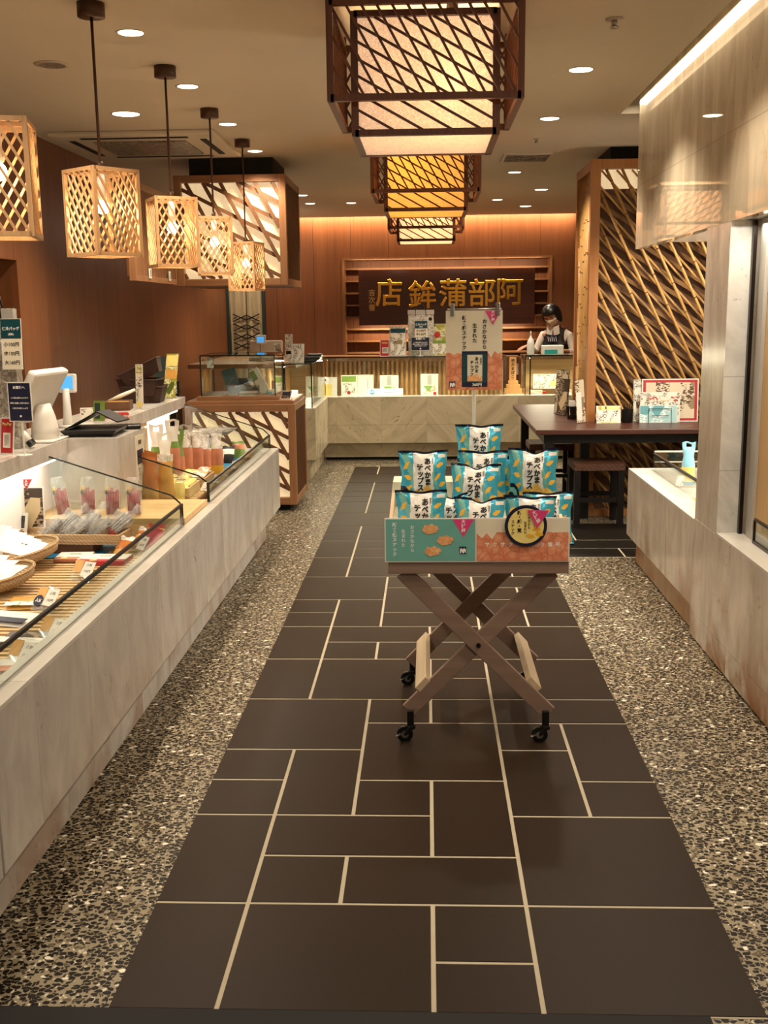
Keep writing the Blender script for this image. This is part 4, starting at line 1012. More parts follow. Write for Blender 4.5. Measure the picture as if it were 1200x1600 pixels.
spots = [  # px, top py, Y, lean, turn, seed, base z, label
    (658, 766, 3.635, -4, 3, 0, .670, 'blue snack bag at the front left, standing against the teal board'),
    (750, 779, 3.640, -6, -4, 1, .640, 'blue snack bag at the front middle, only its upper edge above the board'),
    (828, 775, 3.640, -5, -8, 2, .640, 'blue snack bag at the front right, behind the round yellow sign'),
    (858, 781, 3.735, -6, 4, 0, .665, 'blue snack bag at the far right of the front row, mostly hidden'),
    (662, 704, 3.820, -7, 6, 2, .766, 'blue snack bag standing in the middle row at the left'),
    (741, 726, 3.760, -14, -10, 1, .730, 'blue snack bag lying tilted in the middle of the heap'),
    (755, 704, 3.905, -4, -3, 0, .766, 'blue snack bag directly behind the tilted one, below the topmost bag'),
    (834, 702, 3.815, -6, -4, 1, .766, 'blue snack bag in the middle row at the right, with a dipped top edge'),
    (749, 663, 4.050, -3, 2, 2, .861, 'topmost blue snack bag at the back under the poster pole'),
    (815, 724, 3.930, -4, 5, 0, .766, 'blue snack bag behind the right one, showing as a dark blue edge'),
    (706, 772, 3.735, -5, 10, 1, .668, 'blue snack bag wedged between the front left and front middle bags')]
bag_cache = {}
for px, ty, Y, lean, turn, seed, bz_, lab in spots:
    top = at(px, ty, Y=Y)
    if seed not in bag_cache:
        t = thing('snack_bag', lab, 'snack bag', (0, 0, 0), group=BG)
        me, sf = bag_mesh(bag_w, bag_h, .062, seed); me.build('foil_bag', t, True)
        wp = lambda X, Z, d, sf=sf: tuple(sf(max(-1, min(1, X/(bag_w/2))), max(0, min(1, Z/bag_h)))+Vector((0, -.0012, 0)))
        b = MB('ink'); text(b, 'あべかま', .014, .155, .0265, vertical=True, bold=.05, pitch=.96, warp=wp); text(b, 'チップス', -.016, .134, .0265, vertical=True, bold=.05, pitch=.96, warp=wp); text(b, '仙台発', .034, .166, .008, vertical=True, warp=wp)
        b.build('lettering', t); bag_cache[seed] = t; o = t
    else: o = dup(bag_cache[seed], (0, 0, 0), label=lab)
    o.location = (top.x, Y, max(bz_, top.z-bag_h) if seed != 1 else top.z-bag_h+.004); o.rotation_euler = (math.radians(lean), 0, math.radians(turn))

# ---------------------------------------------------------------- goods in the near well of the left counter
ZW = .522
def tray(name, label, p, w, d, h, mat, rz, tilt=0, group=None, cat='tray'):
    t = thing(name, label, cat, p, rot=(math.radians(tilt), 0, math.radians(rz)), group=group)
    b = MB(mat); b.box(-w/2, -d/2, 0, w/2, d/2, .006); b.build('base', t)
    for k, (x0, y0, x1, y1) in enumerate(((-w/2, -d/2, w/2, -d/2+.01), (-w/2, d/2-.01, w/2, d/2), (-w/2, -d/2+.01, -w/2+.01, d/2-.01), (w/2-.01, -d/2+.01, w/2, d/2-.01))):
        b = MB(mat); b.box(x0, y0, .006, x1, y1, h); b.build('side_wall', t, bevel=.003)
    return t
a_ = at(46, 838, Z=.57); c_ = at(186, 858, Z=.55)
tray('wicker_tray', 'pale oblong wicker tray full of silvery dried fish packs', ((a_.x+c_.x)/2-.01, 4.31, .565), .47, .155, .042, 'wick', -3, 0)
G = 'silvery packs of dried fish on the wicker tray'
for k, (px, py, r, l) in enumerate([(62, 800, 62, 'silvery fish pack at the left end of the wicker tray'), (88, 796, 48, 'silvery fish pack second from the left on the wicker tray, lying to the rear'), (105, 812, 75, 'silvery fish pack in front of the second one on the wicker tray'),
                                    (122, 798, 40, 'silvery fish pack in the middle rear of the wicker tray'), (140, 815, 70, 'silvery fish pack in the middle front of the wicker tray'), (170, 815, 50, 'silvery fish pack with red base at the right end of the wicker tray')]):
    p = at(px, py, Y=4.30+.02*(k % 2))
    t = thing('dried_fish_pack', l, 'fish pack', (p.x, 4.30+(k % 2)*.03, .585+.012*(k % 2)), rot=(math.radians(-52), math.radians(8*(k % 3)), math.radians(-r)), group=G)
    b = MB('fishsil', 'red')
    for q in range(7): b.bar((-.028+q*.009, .004*(q % 2), 0), (-.034+q*.011, 0, .105), .012, .008, m=0); b.bar((-.028+q*.009, .004*(q % 2), -.006), (-.029+q*.0095, .0, .016), .013, .009, m=1 if k == 5 else 0)
    b.build('fish', t)
    b = MB('filmc'); b.tube([(0, 0, .0), (0, 0, .05), (0, 0, .10), (0, 0, .125), (0, 0, .165)], [.03, .042, .034, .010, .02], 12); b.build('film_wrap', t, True)
G = 'clear bags of pink sausages standing before the stone pedestal'
for k, (px, l) in enumerate([(108, 'leftmost clear bag of pink sausages, bent over'), (141, 'second clear bag of pink sausages from the left before the pedestal'), (175, 'third clear bag of pink sausages from the left before the pedestal'), (205, 'rightmost clear bag of pink sausages before the pedestal')]):
    p = at(px, 800+k*3, Z=.631)
    t = thing('sausage_pack', l, 'sausage pack', (p.x, 4.52+.035*(3-k)/3, .631), rot=(math.radians(-4), math.radians(-10 if k == 0 else 0), math.radians(6-3*k)), group=G)
    b = MB('pinkmeat', 'yellow', 'ink')
    for q in range(5): b.tube([(-.022+q*.011, .003*(q % 2), .004), (-.023+q*.0115, .004*(q % 2), .105+.008*(q % 3))], .0066, 7)
    b.prism([(-.03, .10), (-.012, .10), (-.016, .132), (-.024, .128)], -.008, -.004, 1); b.prism([(-.029, .095), (-.018, .097), (-.02, .114), (-.027, .112)], -.0095, -.008, 2); b.build('sausages', t, True)
    t2 = MB('filmc'); t2.tube([(0, 0, 0), (0, 0, .01), (0, 0, .08), (0, 0, .13), (0, 0, .17)], [.030, .034, .036, .033, .026], 14); t2.build('film_bag', t, True)
# picture board with a red flag, price card, blue sheet
p = at(56, 838, Y=4.405)
t = card('picture_board', 'printed board showing fish with a red flag, behind the wicker tray at the left', 'display board', (p.x-.02, 4.40, .55), .13, .23, 'pdark', 0, -4, margin=.006)
b = MB('red'); tri(b, -.008, .262, .052, 0, -.002); b.build('red_flag', t)
b = MB('whiteink'); text(b, '人気', -.008, .253, .014, y=-.0035, vertical=True); b.build('flag_lettering', t)
p = at(32, 846, Z=.55)
card('price_card', 'white price card with a thin black frame leaning left of the wicker tray', 'price card', (p.x, p.y-.03, .545), .075, .135, 'paper', -8, -16, blocks=[(0, .035, .05, .04, 'navy'), (0, .095, .05, .052, 'ink'), (0, .095, .045, .047, 'paper')], txt=[('◆', 0, .102, .022, False, 'ink'), ('炙り', 0, .04, .014, False, 'whiteink')])
t = thing('blue_mat', 'bright blue card mat under the wicker tray', 'mat', (-1.55, 4.29, ZW)); b = MB('bluemat'); b.box(-.17, -.13, 0, .21, .13, .004); b.build('sheet', t)
t = thing('wooden_riser', 'brown wooden block carrying the wicker tray', 'riser', (-1.55, 4.30, ZW+.0045)); b = MB('bampanel'); b.box(-.15, -.06, 0, .16, .08, .036); b.build('block', t)
def sieve(p, r, label):
    t = thing('bamboo_sieve', label, 'sieve', p, rot=(math.radians(4), math.radians(-8), 0), group='round bamboo sieves in the near well')
    b = MB('wick'); b.lathe([(.001, 0), (r*.7, .002), (r*.93, .02), (r, .045), (r*1.03, .045), (r*.97, .014), (r*.72, -.004), (.001, -.006)], 40); b.build('woven_bowl', t, True)
    b = MB('wick'); pts = [(r*1.015*math.cos(2*PI*k/36), r*1.015*math.sin(2*PI*k/36), .046) for k in range(37)]; b.tube(pts, .006, 8); b.build('rim', t, True)
sieve((-1.635, 4.04, .545), .17, 'round bamboo sieve heaped with white packets beside the slatted tray')
sieve((-1.56, 3.66, .54), .14, 'nearer round bamboo sieve cut off by the left picture edge')
rp = random.Random(8)
def packet(p, w, d, mat, rz, tilt, label, group, roll=0, txt=None):
    t = thing('flat_packet', label, 'food packet', p, rot=(math.radians(tilt), math.radians(roll), math.radians(rz)), group=group)
    b = MB(mat); n = 8; vs = []; fs = []
    for s in (0, 1):
        for j in range(n+1):
            for i in range(n+1):
                u, v = -1+2*i/n, -1+2*j/n; k = (1-abs(u)**3)*(1-abs(v)**3)
                vs.append((u*w/2, v*d/2, (.003+.012*k+.002*mnoise.noise(Vector((u*2, v*2, p[0]*9)))) if s else .001-.002*k))
    for s in (0, 1):
        for j in range(n):
            for i in range(n): a = s*(n+1)**2+j*(n+1)+i; fs.append((a, a+1, a+n+2, a+n+1))
    b.add(vs, fs); b.build('wrapper', t, True)
    if txt:
        b = MB('ink'); T = Matrix.Translation((0, 0, .0165)) @ Matrix.Rotation(-PI/2, 4, 'X'); b.T = T; text(b, txt, 0, 0, .016); b.build('lettering', t)
    return t
G = 'white packets heaped on the near sieves'
nm = ['lowest', 'second', 'third', 'fourth', 'fifth', 'uppermost']
for k in range(6):
    packet((-1.59-.032*k, 4.00+.014*k, .606+.010*k), .15, .13, 'paper', -12+4*k, 14, 'white packet in the round sieve heap, %s from the right' % ['first', 'second', 'third', 'fourth', 'fifth', 'sixth'][k], G, roll=10, txt='笹かま' if k == 0 else None)
for k in range(3):
    packet((-1.525-.040*k, 3.63+.02*k, .598+.012*k), .14, .12, 'paper', -20+8*k, 12, 'white packet on the nearer sieve at the left edge, %s from the right' % ['first', 'second', 'third'][k], G)
def gift(p, w, d, h, rz, label, lid='paper', side='red'):
    t = thing('gift_box', label, 'box', p, rz=math.radians(rz), group='flat white and red gift boxes')
    b = MB(side); b.box(-w/2, -d/2, 0, w/2, d/2, h); b.build('carton', t, bevel=.002)
    b = MB(lid); b.box(-w/2+.002, -d/2+.03, h, w/2-.002, d/2, h+.002); b.build('paper_lid', t)
    b = MB('paleyellow'); b.tube([(-.03, -d/2+.016, h), (-.03, -d/2+.016, h+.0015)], .014, 20); b.build('round_seal', t)
    b = MB('ink'); b.T = Matrix.Translation((0, .02, h+.0025)) @ Matrix.Rotation(-PI/2, 4, 'X'); text(b, '吉次仙', 0, 0, .016); b.build('lettering', t)
gift((-1.30, 4.10, ZW), .20, .12, .018, -2, 'white and red flat box near the glass, right of the sieve')
gift((-1.44, 4.155, ZW), .14, .12, .014, 4, 'pale flat box between the sieve and the white and red box', side='salmon')
def acrylic(p, rz, label, seal=False, tilt=-38):
    t = thing('price_stand', label, 'price stand', p, rot=(math.radians(tilt), 0, math.radians(rz)), group='clear acrylic price stands by the glass')
    b = MB('edgew'); b.box(-.05, 0, 0, .05, .003, .095); b.build('clear_plate', t)
    b = MB('edgew'); b.box(-.04, .003, .0, -.037, .05, .06); b.box(.037, .003, 0, .04, .05, .06); b.build('support', t)
    b = MB('paper', 'ink'); b.box(-.005, -.0012, .025, .047, -.0002, .085); text(b, '小判', .021, .070, .013, 1, y=-.0014); text(b, '150円', .021, .045, .013, 1, y=-.0014); b.build('price_label', t)
    b = MB('tanp'); b.box(-.047, -.0012, .04, -.008, -.0002, .088); b.build('picture_label', t)
    if seal: b = MB('navy', 'whiteink'); b.tube([(-.028, -.002, .038), (-.028, -.0013, .038)], .021, 24); text(b, '人気', -.028, .038, .014, 1, y=-.0022); b.build('round_seal', t)
acrylic((at(122, 908, Z=.525).x, at(122, 908, Z=.525).y, ZW), -24, 'clear price stand alone on the slats in front of the red box')
acrylic((at(62, 955, Z=.525).x, at(62, 955, Z=.525).y, ZW), -28, 'clear price stand with a round navy seal in front of the nearer sieve', True)
acrylic((at(70, 1005, Z=.525).x, at(70, 1005, Z=.525).y, ZW), -28, 'clear price stand with a small food picture, nearer than the navy seal one')
acrylic((at(22, 1045, Z=.525).x, at(22, 1045, Z=.525).y, ZW), -26, 'clear price stand nearest the viewer against the glass')
acrylic((-1.22, 4.24, ZW), -40, 'clear price stand at the right end of the wicker tray')
for k, (x, y, m_, l) in enumerate([(-1.185, 4.385, 'red', 'red and yellow snack packet leaning on the platform edge'), (-1.17, 4.29, 'pinkmeat', 'red snack packet leaning just in front of the red and yellow one')]):
    t = pouch('snack_packet', l, 'snack packet', (x, y, ZW), .085, .105, .02, [(.45, m_), (.8, 'yellow' if k == 0 else m_), (1, m_)], -20, -35, group='small red packets by the glass', seed=k)
for k, (x, y) in enumerate([(-1.24, 4.36), (-1.265, 4.17)]):
    pouch('snack_packet', ['brown striped snack packet between the wicker tray and red packets', 'brown snack packet right of the wicker tray end'][k], 'snack packet', (x, y, ZW), .075, .10, .02, [(.35, 'tanp'), (.8, 'orangep'), (1, 'filmw')], -30, -40, group='small brown packets by the glass', seed=k+4)
for k, (x, y, m_, m2, l) in enumerate([(-1.36, 3.28, 'paper', 'navy', 'white and navy packet lying in the near well behind the price stands'), (-1.22, 3.06, 'pdark', 'paper', 'dark fish packet lying in the near well'), (-1.36, 3.47, 'tanp', 'pkgfood', 'tan food packet lying in front of the nearer sieve'), (-1.19, 2.80, 'paper', 'salmon', 'white and pink packet nearest the viewer in the left counter')]):
    t = packet((x, y, ZW+.003), .17, .12, m_, -15+9*k, 6, l, None); b = MB(m2); b.T = Matrix.Translation((0, 0, .016)); b.box(-.08, -.055, 0, .08, -.02, .002); b.build('printed_band', t)

# ---------------------------------------------------------------- goods in the far well
ZW = .594
G = 'orange pouches at the near end of the far well'
for k, (px, py, m_, l) in enumerate([(229, 780, 'orangep', 'leftmost orange-brown pouch beside the stone pedestal'), (247, 781, 'orangep', 'orange-brown pouch second from the stone pedestal, standing a little back'), (263, 780, 'orangep', 'orange-brown pouch third from the stone pedestal'), (281, 781, 'tanp', 'tan yellow pouch right of the orange-brown ones')]):
    p = at(px, py, Z=.55); pouch('food_pouch', l, 'food pouch', (p.x, 5.05+.05*(k % 2), ZW), .078, .25-.02*(k == 3), .04, [(.25, 'tanp'), (.84, m_), (1, 'orangep' if k < 3 else 'filmw')], 4, -3, neck=.25, group=G, seed=k, nx=10, nz=26)
G = 'tall white and green pouches hanging at the back of the far well'
for k, (px, tp, yy, l) in enumerate([(243, 664, 5.45, 'tall white pouch with a punched top behind the leftmost orange pouch'), (256, 678, 5.40, 'white and green pouch between the two tallest white ones'), (268, 656, 5.55, 'tallest white pouch with a punched top, before the wooden board'), (276, 676, 5.62, 'green and white pouch just right of the tallest white one')]):
    p = at(px, tp, Y=yy); pouch('food_pouch', l, 'food pouch', (p.x, yy, max(ZW, p.z-.30)), .075, .30, .035, [(.5, 'salmon' if k != 1 else 'green'), (.62, 'green'), (1, 'paper' if k != 3 else 'green')], 8, -3, neck=.3, group=G, seed=k+5, hole=True, nx=10, nz=26)
G = 'clear pouches of pink salmon in the middle of the far well'
for k, (px, tp, yy, l) in enumerate([(289, 664, 5.75, 'pink food pouch with a grey top, left of the clear row'), (306, 665, 5.90, 'first of the clear pouches with pink contents, behind the cheese packs'), (318, 668, 5.95, 'second clear pouch with pink contents, behind the cheese packs'), (337, 666, 5.80, 'clear pouch with orange and pink contents standing alone before the silver dish')]):
    p = at(px, tp, Y=yy); h = .27; pouch('food_pouch', l, 'food pouch', (p.x, yy, max(ZW, p.z-h)), .07, h, .035, [(.2, 'yellow' if k == 3 else 'salmon'), (.55, 'salmon'), (.85, 'filmw'), (1, 'silgrey' if k == 0 else 'filmc')], 5, -3, neck=.3, group=G, seed=k+9, hole=True, nx=10, nz=26)
p = at(255, 700, Y=5.9)
t = thing('wooden_board', 'upright pale wooden board behind the white pouches', 'board', (-1.66, 5.75, ZW)); b = MB('lightwood'); b.box(-.01, -.30, 0, .01, .42, .335); b.build('board', t)
t = tray('cheese_crate', 'small wooden crate of yellow cheese packs in the far well', (-1.31, 5.30, ZW), .24, .26, .05, 'lightwood', 0, 0, cat='crate')
G = 'yellow cheese packs in the small crate'
for k in range(12):
    i, j = k % 4, k//4
    packet((-1.39+.052*i, 5.22+.08*j, ZW+.035+.012*(k % 2)), .06, .075, 'cheese', rp.uniform(-25, 25), rp.uniform(8, 22), 'yellow cheese pack in the small crate, %s row, %s from the left' % (['front', 'middle', 'rear'][j], ['first', 'second', 'third', 'fourth'][i]), G)
G = 'pale packs piled behind the cheese crate'
t = tray('display_tray', 'shallow tray of pale yellow packs behind the cheese crate', (-1.33, 5.64, ZW), .30, .28, .045, 'wick', 0, 0)
for k in range(12):
    i, j = k % 4, k//4
    packet((-1.435+.068*i, 5.56+.075*j, ZW+.045+.014*((k+j) % 2)), .07, .07, 'cheese' if i < 3 else 'pkgfood', rp.uniform(-25, 25), rp.uniform(8, 22), 'pale pack on the shallow tray behind the crate, %s row, %s from the left' % (['front', 'middle', 'rear'][j], ['first', 'second', 'third', 'fourth'][i]), G)
t = thing('silver_dish', 'long crinkled silver dish near the far end of the left counter', 'dish', (-1.38, 6.55, .752), rot=(0, math.radians(-3), 0))
b = MB('silver'); b.lathe([(.001, 0), (.13, .004), (.19, .03), (.20, .034), (.14, -.002), (.001, -.006)], 36); b.v = [(x, y*.55, z) for x, y, z in b.v]; b.build('foil_bowl', t, True)
t2 = thing('dish_support', 'white stand under the long silver dish', 'stand', (-1.38, 6.55, ZW)); b = MB('white'); b.cyl((0, 0, 0), .07, .150, 20); b.build('block', t2)
t = thing('blue_mat', 'turquoise blue mat under the dark packs at the far end of the left counter', 'mat', (-1.29, 6.35, ZW)); b = MB('bluemat'); b.box(-.16, -.25, 0, .12, .35, .004); b.build('sheet', t)
G = 'dark and green packs at the far end of the left counter'
for k, (x, y, m1, m2, l) in enumerate([(-1.40, 6.15, 'ink', 'green', 'black and green pack at the left of the blue mat'), (-1.32, 6.22, 'paper', 'green', 'white and green pack second on the blue mat'), (-1.24, 6.12, 'pkgfood', 'paper', 'pale pack near the glass on the blue mat'), (-1.22, 6.38, 'ink', 'paper', 'black and white pack near the glass at the far part of the blue mat'), (-1.30, 6.42, 'green', 'paper', 'green pack in front of the silver dish'), (-1.19, 6.62, 'green', 'salmon', 'green and pink pack in the far right corner of the well'), (-1.24, 5.95, 'paper', 'salmon', 'white and pink pack standing before the blue mat')]):
    pouch('food_pack', l, 'food pack', (x, y, ZW+.005), .075, .11, .025, [(.5, m1), (.8, m2), (1, m1)], -20+7*k, -28, group=G, seed=k+20, nx=8, nz=12)
G = 'small white price tags along the far well'
for k, (x, y) in enumerate([(-1.16, 5.36), (-1.15, 5.62), (-1.15, 5.86), (-1.15, 6.15)]):
    card('price_tag', 'small white price tag against the far well glass, %s from the stone pedestal' % ['first', 'second', 'third', 'fourth'][k], 'price tag', (x, y, ZW), .05, .06, 'ptxt', -30, -35, group=G, edge='edgew')
p = at(342, 788, Z=.52)
pouch('food_pouch', 'clear pouch leaning at the front right of the cheese crate', 'food pouch', (-1.23, 5.12, ZW), .06, .14, .025, [(.6, 'cheese'), (1, 'filmc')], -12, -12, seed=31, neck=.2)

# ---------------------------------------------------------------- sign board in the niche
t = thing('carved_sign', 'long dark wooden sign board with five gold characters in the back wall niche', 'sign', (.245, 13.19, 1.335))
b = W(t, 'darkboard'); b.box(-.825, 13.17, 1.335, 1.315, 13.21, 2.0); b.build('board', t, bevel=.004)
for ch, px, py in (('店', 608, 461), ('鉾', 660, 464), ('蒲', 708, 461), ('部', 753, 461), ('阿', 796, 459)):
    p = at(px, py, Y=13.165); b = MB('gold'); text(b, ch, p.x-.245, p.z-1.335, .345, y=-.02, bold=.004, extrude=.02, bev=.012, res=3); b.build('gold_character', t)
b = W(t, 'darkboard'); b.box(-.4, 13.21, 1.5, -.3, 13.376, 1.6); b.box(.8, 13.21, 1.5, .9, 13.376, 1.6); build_each(b, 'wall_bracket', t)
b = MB('bamboo'); p = at(581, 462, Y=13.165); text(b, '吉次書', p.x-.245, p.z-1.335+.03, .085, y=-.0215, vertical=True); b.build('signature', t)

# doorway curtain
t = thing('doorway_curtain', 'cream split curtain with black crossing stripes in the doorway at the back left', 'curtain', (-2.22, 13.22, .62))
b = MB('blackm'); b.tube([(-.21, 0, 1.19), (.21, 0, 1.19)], .008, 10); b.build('rod', t)
def cloth(x0, x1, sd):
    b = MB('linen'); n = 22; vs = []; fs = []
    fx = lambda x, z: .012*math.sin(x*62+sd)+.01*math.sin(x*25+sd*2)*(1.2-z)
    for j in range(11):
        for i in range(n+1): x = x0+(x1-x0)*i/n; z = 1.185-j*.11; vs.append((x, fx(x, z), z))
    for j in range(10):
        for i in range(n): a = j*(n+1)+i; fs.append((a, a+1, a+n+2, a+n+1))
    b.add(vs, fs); return b.build('cloth_panel', t, True)
cloth(-.21, -.004, 0); cloth(.004, .21, 2)
b = MB('ink')
for k in range(4):
    zc = 1.185-.36-k*.115
    for s in (-1, 1):
        for q in (-1, 1): b.bar((s*.165, -.034, zc+q*.045+.0), (0, -.034, zc+q*.045-.075*q*1.0), .004, .014)
b.build('crossing_stripes', t)

# ---------------------------------------------------------------- shop assistant
t = thing('person', 'masked person in a dark vest and white blouse looking down behind the service case', 'person', (1.45, 11.86, 0), math.radians(-22))
def skin_body(name, pts, edges, rad, mat, parent, sub=2, root=0):
    me = bpy.data.meshes.new(name); me.from_pydata(pts, edges, []); o = bpy.data.objects.new(name, me); COL.objects.link(o)
    s = o.modifiers.new('skin', 'SKIN'); s.use_smooth_shade = True
    for i, r in enumerate(rad): v = me.skin_vertices[0].data[i]; v.radius = (r, r*.85) if isinstance(r, float) else r; v.use_root = i == root
    if sub: m = o.modifiers.new('sub', 'SUBSURF'); m.levels = sub; m.render_levels = sub
    bpy.context.view_layer.update(); dg = bpy.context.evaluated_depsgraph_get()
    nm = bpy.data.meshes.new_from_object(o.evaluated_get(dg)); bpy.data.objects.remove(o)
    nm.materials.clear(); nm.materials.append(M[mat]); nm.polygons.foreach_set('use_smooth', [True]*len(nm.polygons))
    r = bpy.data.objects.new(name, nm); COL.objects.link(r); r.parent = parent; return r
# x right, y away from the camera, z up; she leans and looks down to her right
HB = Vector((-.035, -.13, 1.40))
P0 = [(0, 0, .90), (0, 0, 1.02), (-.005, -.01, 1.14), (-.01, -.03, 1.24), (-.015, -.05, 1.30), (-.025, -.085, 1.345),   # pelvis .. neck
      (-.155, -.05, 1.235), (-.235, -.08, 1.04), (-.27, -.24, 1.115), (.135, -.04, 1.225), (.20, -.08, 1.01), (.16, -.26, 1.07),
      (-.09, 0, .86), (-.095, .01, .48), (-.095, .02, .08), (-.10, -.10, .035), (.09, 0, .86), (.095, .01, .48), (.095, .02, .08), (.10, -.10, .035)]
E0 = [(0, 1), (1, 2), (2, 3), (3, 4), (4, 5), (3, 6), (6, 7), (7, 8), (3, 9), (9, 10), (10, 11), (0, 12), (12, 13), (13, 14), (14, 15), (0, 16), (16, 17), (17, 18), (18, 19)]
R0 = [(.13, .10), (.115, .085), (.125, .09), (.12, .085), (.06, .06), (.045, .045), .045, .036, .024, .045, .036, .024, (.08, .08), (.055, .055), (.035, .035), (.03, .03), (.08, .08), (.055, .055), (.035, .035), (.03, .03)]
# fingers and thumbs grown from both wrists
for wi, tip in ((8, Vector((-.045, -.065, -.02))), (11, Vector((-.055, -.06, -.015)))):
    base = Vector(P0[wi]); pi_ = len(P0); P0.append(tuple(base+tip*.9)); E0.append((wi, pi_)); R0.append((.026, .014))
    side = Vector((tip.y, -tip.x, 0)).normalized()
    for k in range(4):
        a = base+tip*.95+side*(k-1.5)*.018; c_ = a+tip*(.55 if k in (1, 2) else .45)+Vector((0, 0, -.006)); d = c_+tip*.3+Vector((0, 0, -.022))
        i0 = len(P0); P0 += [tuple(a), tuple(c_), tuple(d)]; E0 += [(pi_, i0), (i0, i0+1), (i0+1, i0+2)]; R0 += [.0085, .0075, .0065]
    a = base+tip*.45+side*.024; c_ = a+side*.022+tip*.45; i0 = len(P0); P0 += [tuple(a), tuple(c_)]; E0 += [(wi, i0), (i0, i0+1)]; R0 += [.010, .008]
body = skin_body('body', P0, E0, R0, 'skin', t)
def blob(name, mat, parent, T, fn, n=28, m=22, sx=1, sy=1, sz=1):
    b = MB(mat); b.T = T; vs = []; fs = []
    for j in range(m+1):
        for i in range(n):
            th, ph = PI*j/m, 2*PI*i/n; d = Vector((math.sin(th)*math.sin(ph), -math.sin(th)*math.cos(ph), math.cos(th))); r = fn(d)
            vs.append((d.x*r*sx, d.y*r*sy, d.z*r*sz))
    for j in range(m):
        for i in range(n): fs.append((j*n+i, j*n+(i+1) % n, (j+1)*n+(i+1) % n, (j+1)*n+i))
    b.add(vs, fs); return b.build(name, parent, True)
HT = Matrix.Translation(HB+Vector((0, -.03, .045))) @ Euler((math.radians(38), math.radians(-8), math.radians(-12))).to_matrix().to_4x4()
def g(d, c, w): return math.exp(-((d-Vector(c).normalized()).length/w)**2)
def headf(d):
    r = .088*(1+.20*abs(d.z)**1.5)*(1-.10*max(0, -d.z)*abs(d.x)*2)
    r += .016*g(d, (0, -1, -.22), .14)+.005*g(d, (0, -1, -.6), .18)+.006*g(d, (0, -.8, -1), .25)-.006*(g(d, (.35, -1, .05), .16)+g(d, (-.35, -1, .05), .16))
    r += .012*(g(d, (1, .1, -.1), .12)+g(d, (-1, .1, -.1), .12)); return r
head = blob('head', 'skin', t, HT, headf)
b = MB('ink'); b.T = HT
for s in (-1, 1): b.ball((s*.033, -.083, .004), .009, sc=(1.5, .5, .45)); b.bar((s*.018, -.092, .026), (s*.05, -.084, .026), .003, .006)
b.build('eyes', t, True)
blob('face_mask', 'mask', t, HT, lambda d: (headf(d)+.006 if (d.y < -.12 and -.93 < d.z < -.10) else headf(d)*.93)+.010*g(d, (0, -1, -.35), .3))
def hairf(d):
    k = .104*(1+.20*abs(d.z)**1.5)+.004*math.sin(d.x*40)*.3
    face = d.y < -.35 and d.z < .42 and abs(d.x) < .72
    low = d.z < -.55 and d.y < .25
    return headf(d)*.9 if (face or low) else k
blob('hair', 'hair', t, HT, hairf, n=40, m=30)
b = MB('hair'); b.T = HT; b.ball((.0, .115, -.03), .042, sc=(1, 1, 1.1)); b.ball((.085, -.015, -.04), .034, sc=(.7, 1.1, 1.7)); b.build('tied_hair', t, True)
def torsof(r, top): return r
BL = [P0[1], P0[2], P0[3], P0[4], P0[6], P0[7], tuple(Vector(P0[8])*.8+Vector(P0[7])*.2), P0[9], P0[10], tuple(Vector(P0[11])*.8+Vector(P0[10])*.2)]
skin_body('blouse', BL, [(0, 1), (1, 2), (2, 3), (2, 4), (4, 5), (5, 6), (2, 7), (7, 8), (8, 9)], [(.118, .088), (.125, .092), (.120, .088), (.062, .062), .056, .048, .038, .056, .048, .038], 'blouse', t, root=1)
skin_body('vest', [P0[0], P0[1], P0[2], P0[3], (-.115, -.045, 1.26), (.095, -.035, 1.25)], [(0, 1), (1, 2), (2, 3), (3, 4), (3, 5)], [(.150, .118), (.145, .115), (.155, .122), (.125, .108), .066, .066], 'vest', t, root=1)
b = MB('blouse')
for s in (-1, 1): b.prism([(-.02, 1.31), (-.02+s*.065, 1.335), (-.02+s*.075, 1.245), (-.02+s*.012, 1.20)], -.155, -.145)
b.build('collar', t)
b = MB('navy', 'blouse'); b.prism([(-.02, 1.225), (-.075, 1.235), (-.09, 1.13), (-.02, 1.16), (.045, 1.12), (.035, 1.23)], -.172, -.156)
for k in range(5): b.bar((-.07+k*.022, -.174, 1.21-.01*(k % 2)), (-.06+k*.022, -.174, 1.16), .003, .006, m=1)
b.build('neck_scarf', t)
b = MB('white'); b.tube([(.055, -.160, 1.125), (.055, -.154, 1.125)], .014, 12); b.build('badge', t)
skin_body('trousers', [P0[0], P0[12], P0[13], P0[14], P0[16], P0[17], P0[18]], [(0, 1), (1, 2), (2, 3), (0, 4), (4, 5), (5, 6)], [(.14, .11), (.092, .092), (.068, .068), (.05, .05), (.092, .092), (.068, .068), (.05, .05)], 'vest', t)

# ---------------------------------------------------------------- things on and in the service case at the back right
ZG = 1.052
p = at(829, 553, Y=10.85)
t = thing('spray_bottle', 'white pointed bottle standing on the glass top left of the assistant', 'bottle', (p.x, 10.85, ZG)); b = MB('white', 'silgrey')
b.lathe([(.001, 0), (.036, 0), (.038, .01), (.038, .11), (.030, .145), (.012, .175), (.008, .20)], 20); b.lathe([(.010, .17), (.009, .22), (.005, .235), (.001, .235)], 14, 1); b.build('bottle_body', t, True)
p = at(863, 553, Y=10.87)
t = thing('tissue_box', 'turquoise and white box on the glass top in front of the assistant', 'box', (p.x, 10.87, ZG)); b = MB('white'); b.box(-.11, -.05, 0, .11, .05, .095); b.build('carton', t, bevel=.01); b = MB('turq'); b.box(-.085, -.0515, .008, .045, -.0495, .05); b.build('printed_band', t)
p = at(888, 548, Y=10.9); t = thing('white_cloth', 'crumpled white cloth at the right end of the glass top', 'cloth', (1.545, 10.86, ZG)); b = MB('paper'); b.ball((0, 0, .02), .04, sc=(.8, .9, .5)); b.ball((-.02, 0, .03), .03, sc=(.8, .9, .6)); b.build('fold', t, True)
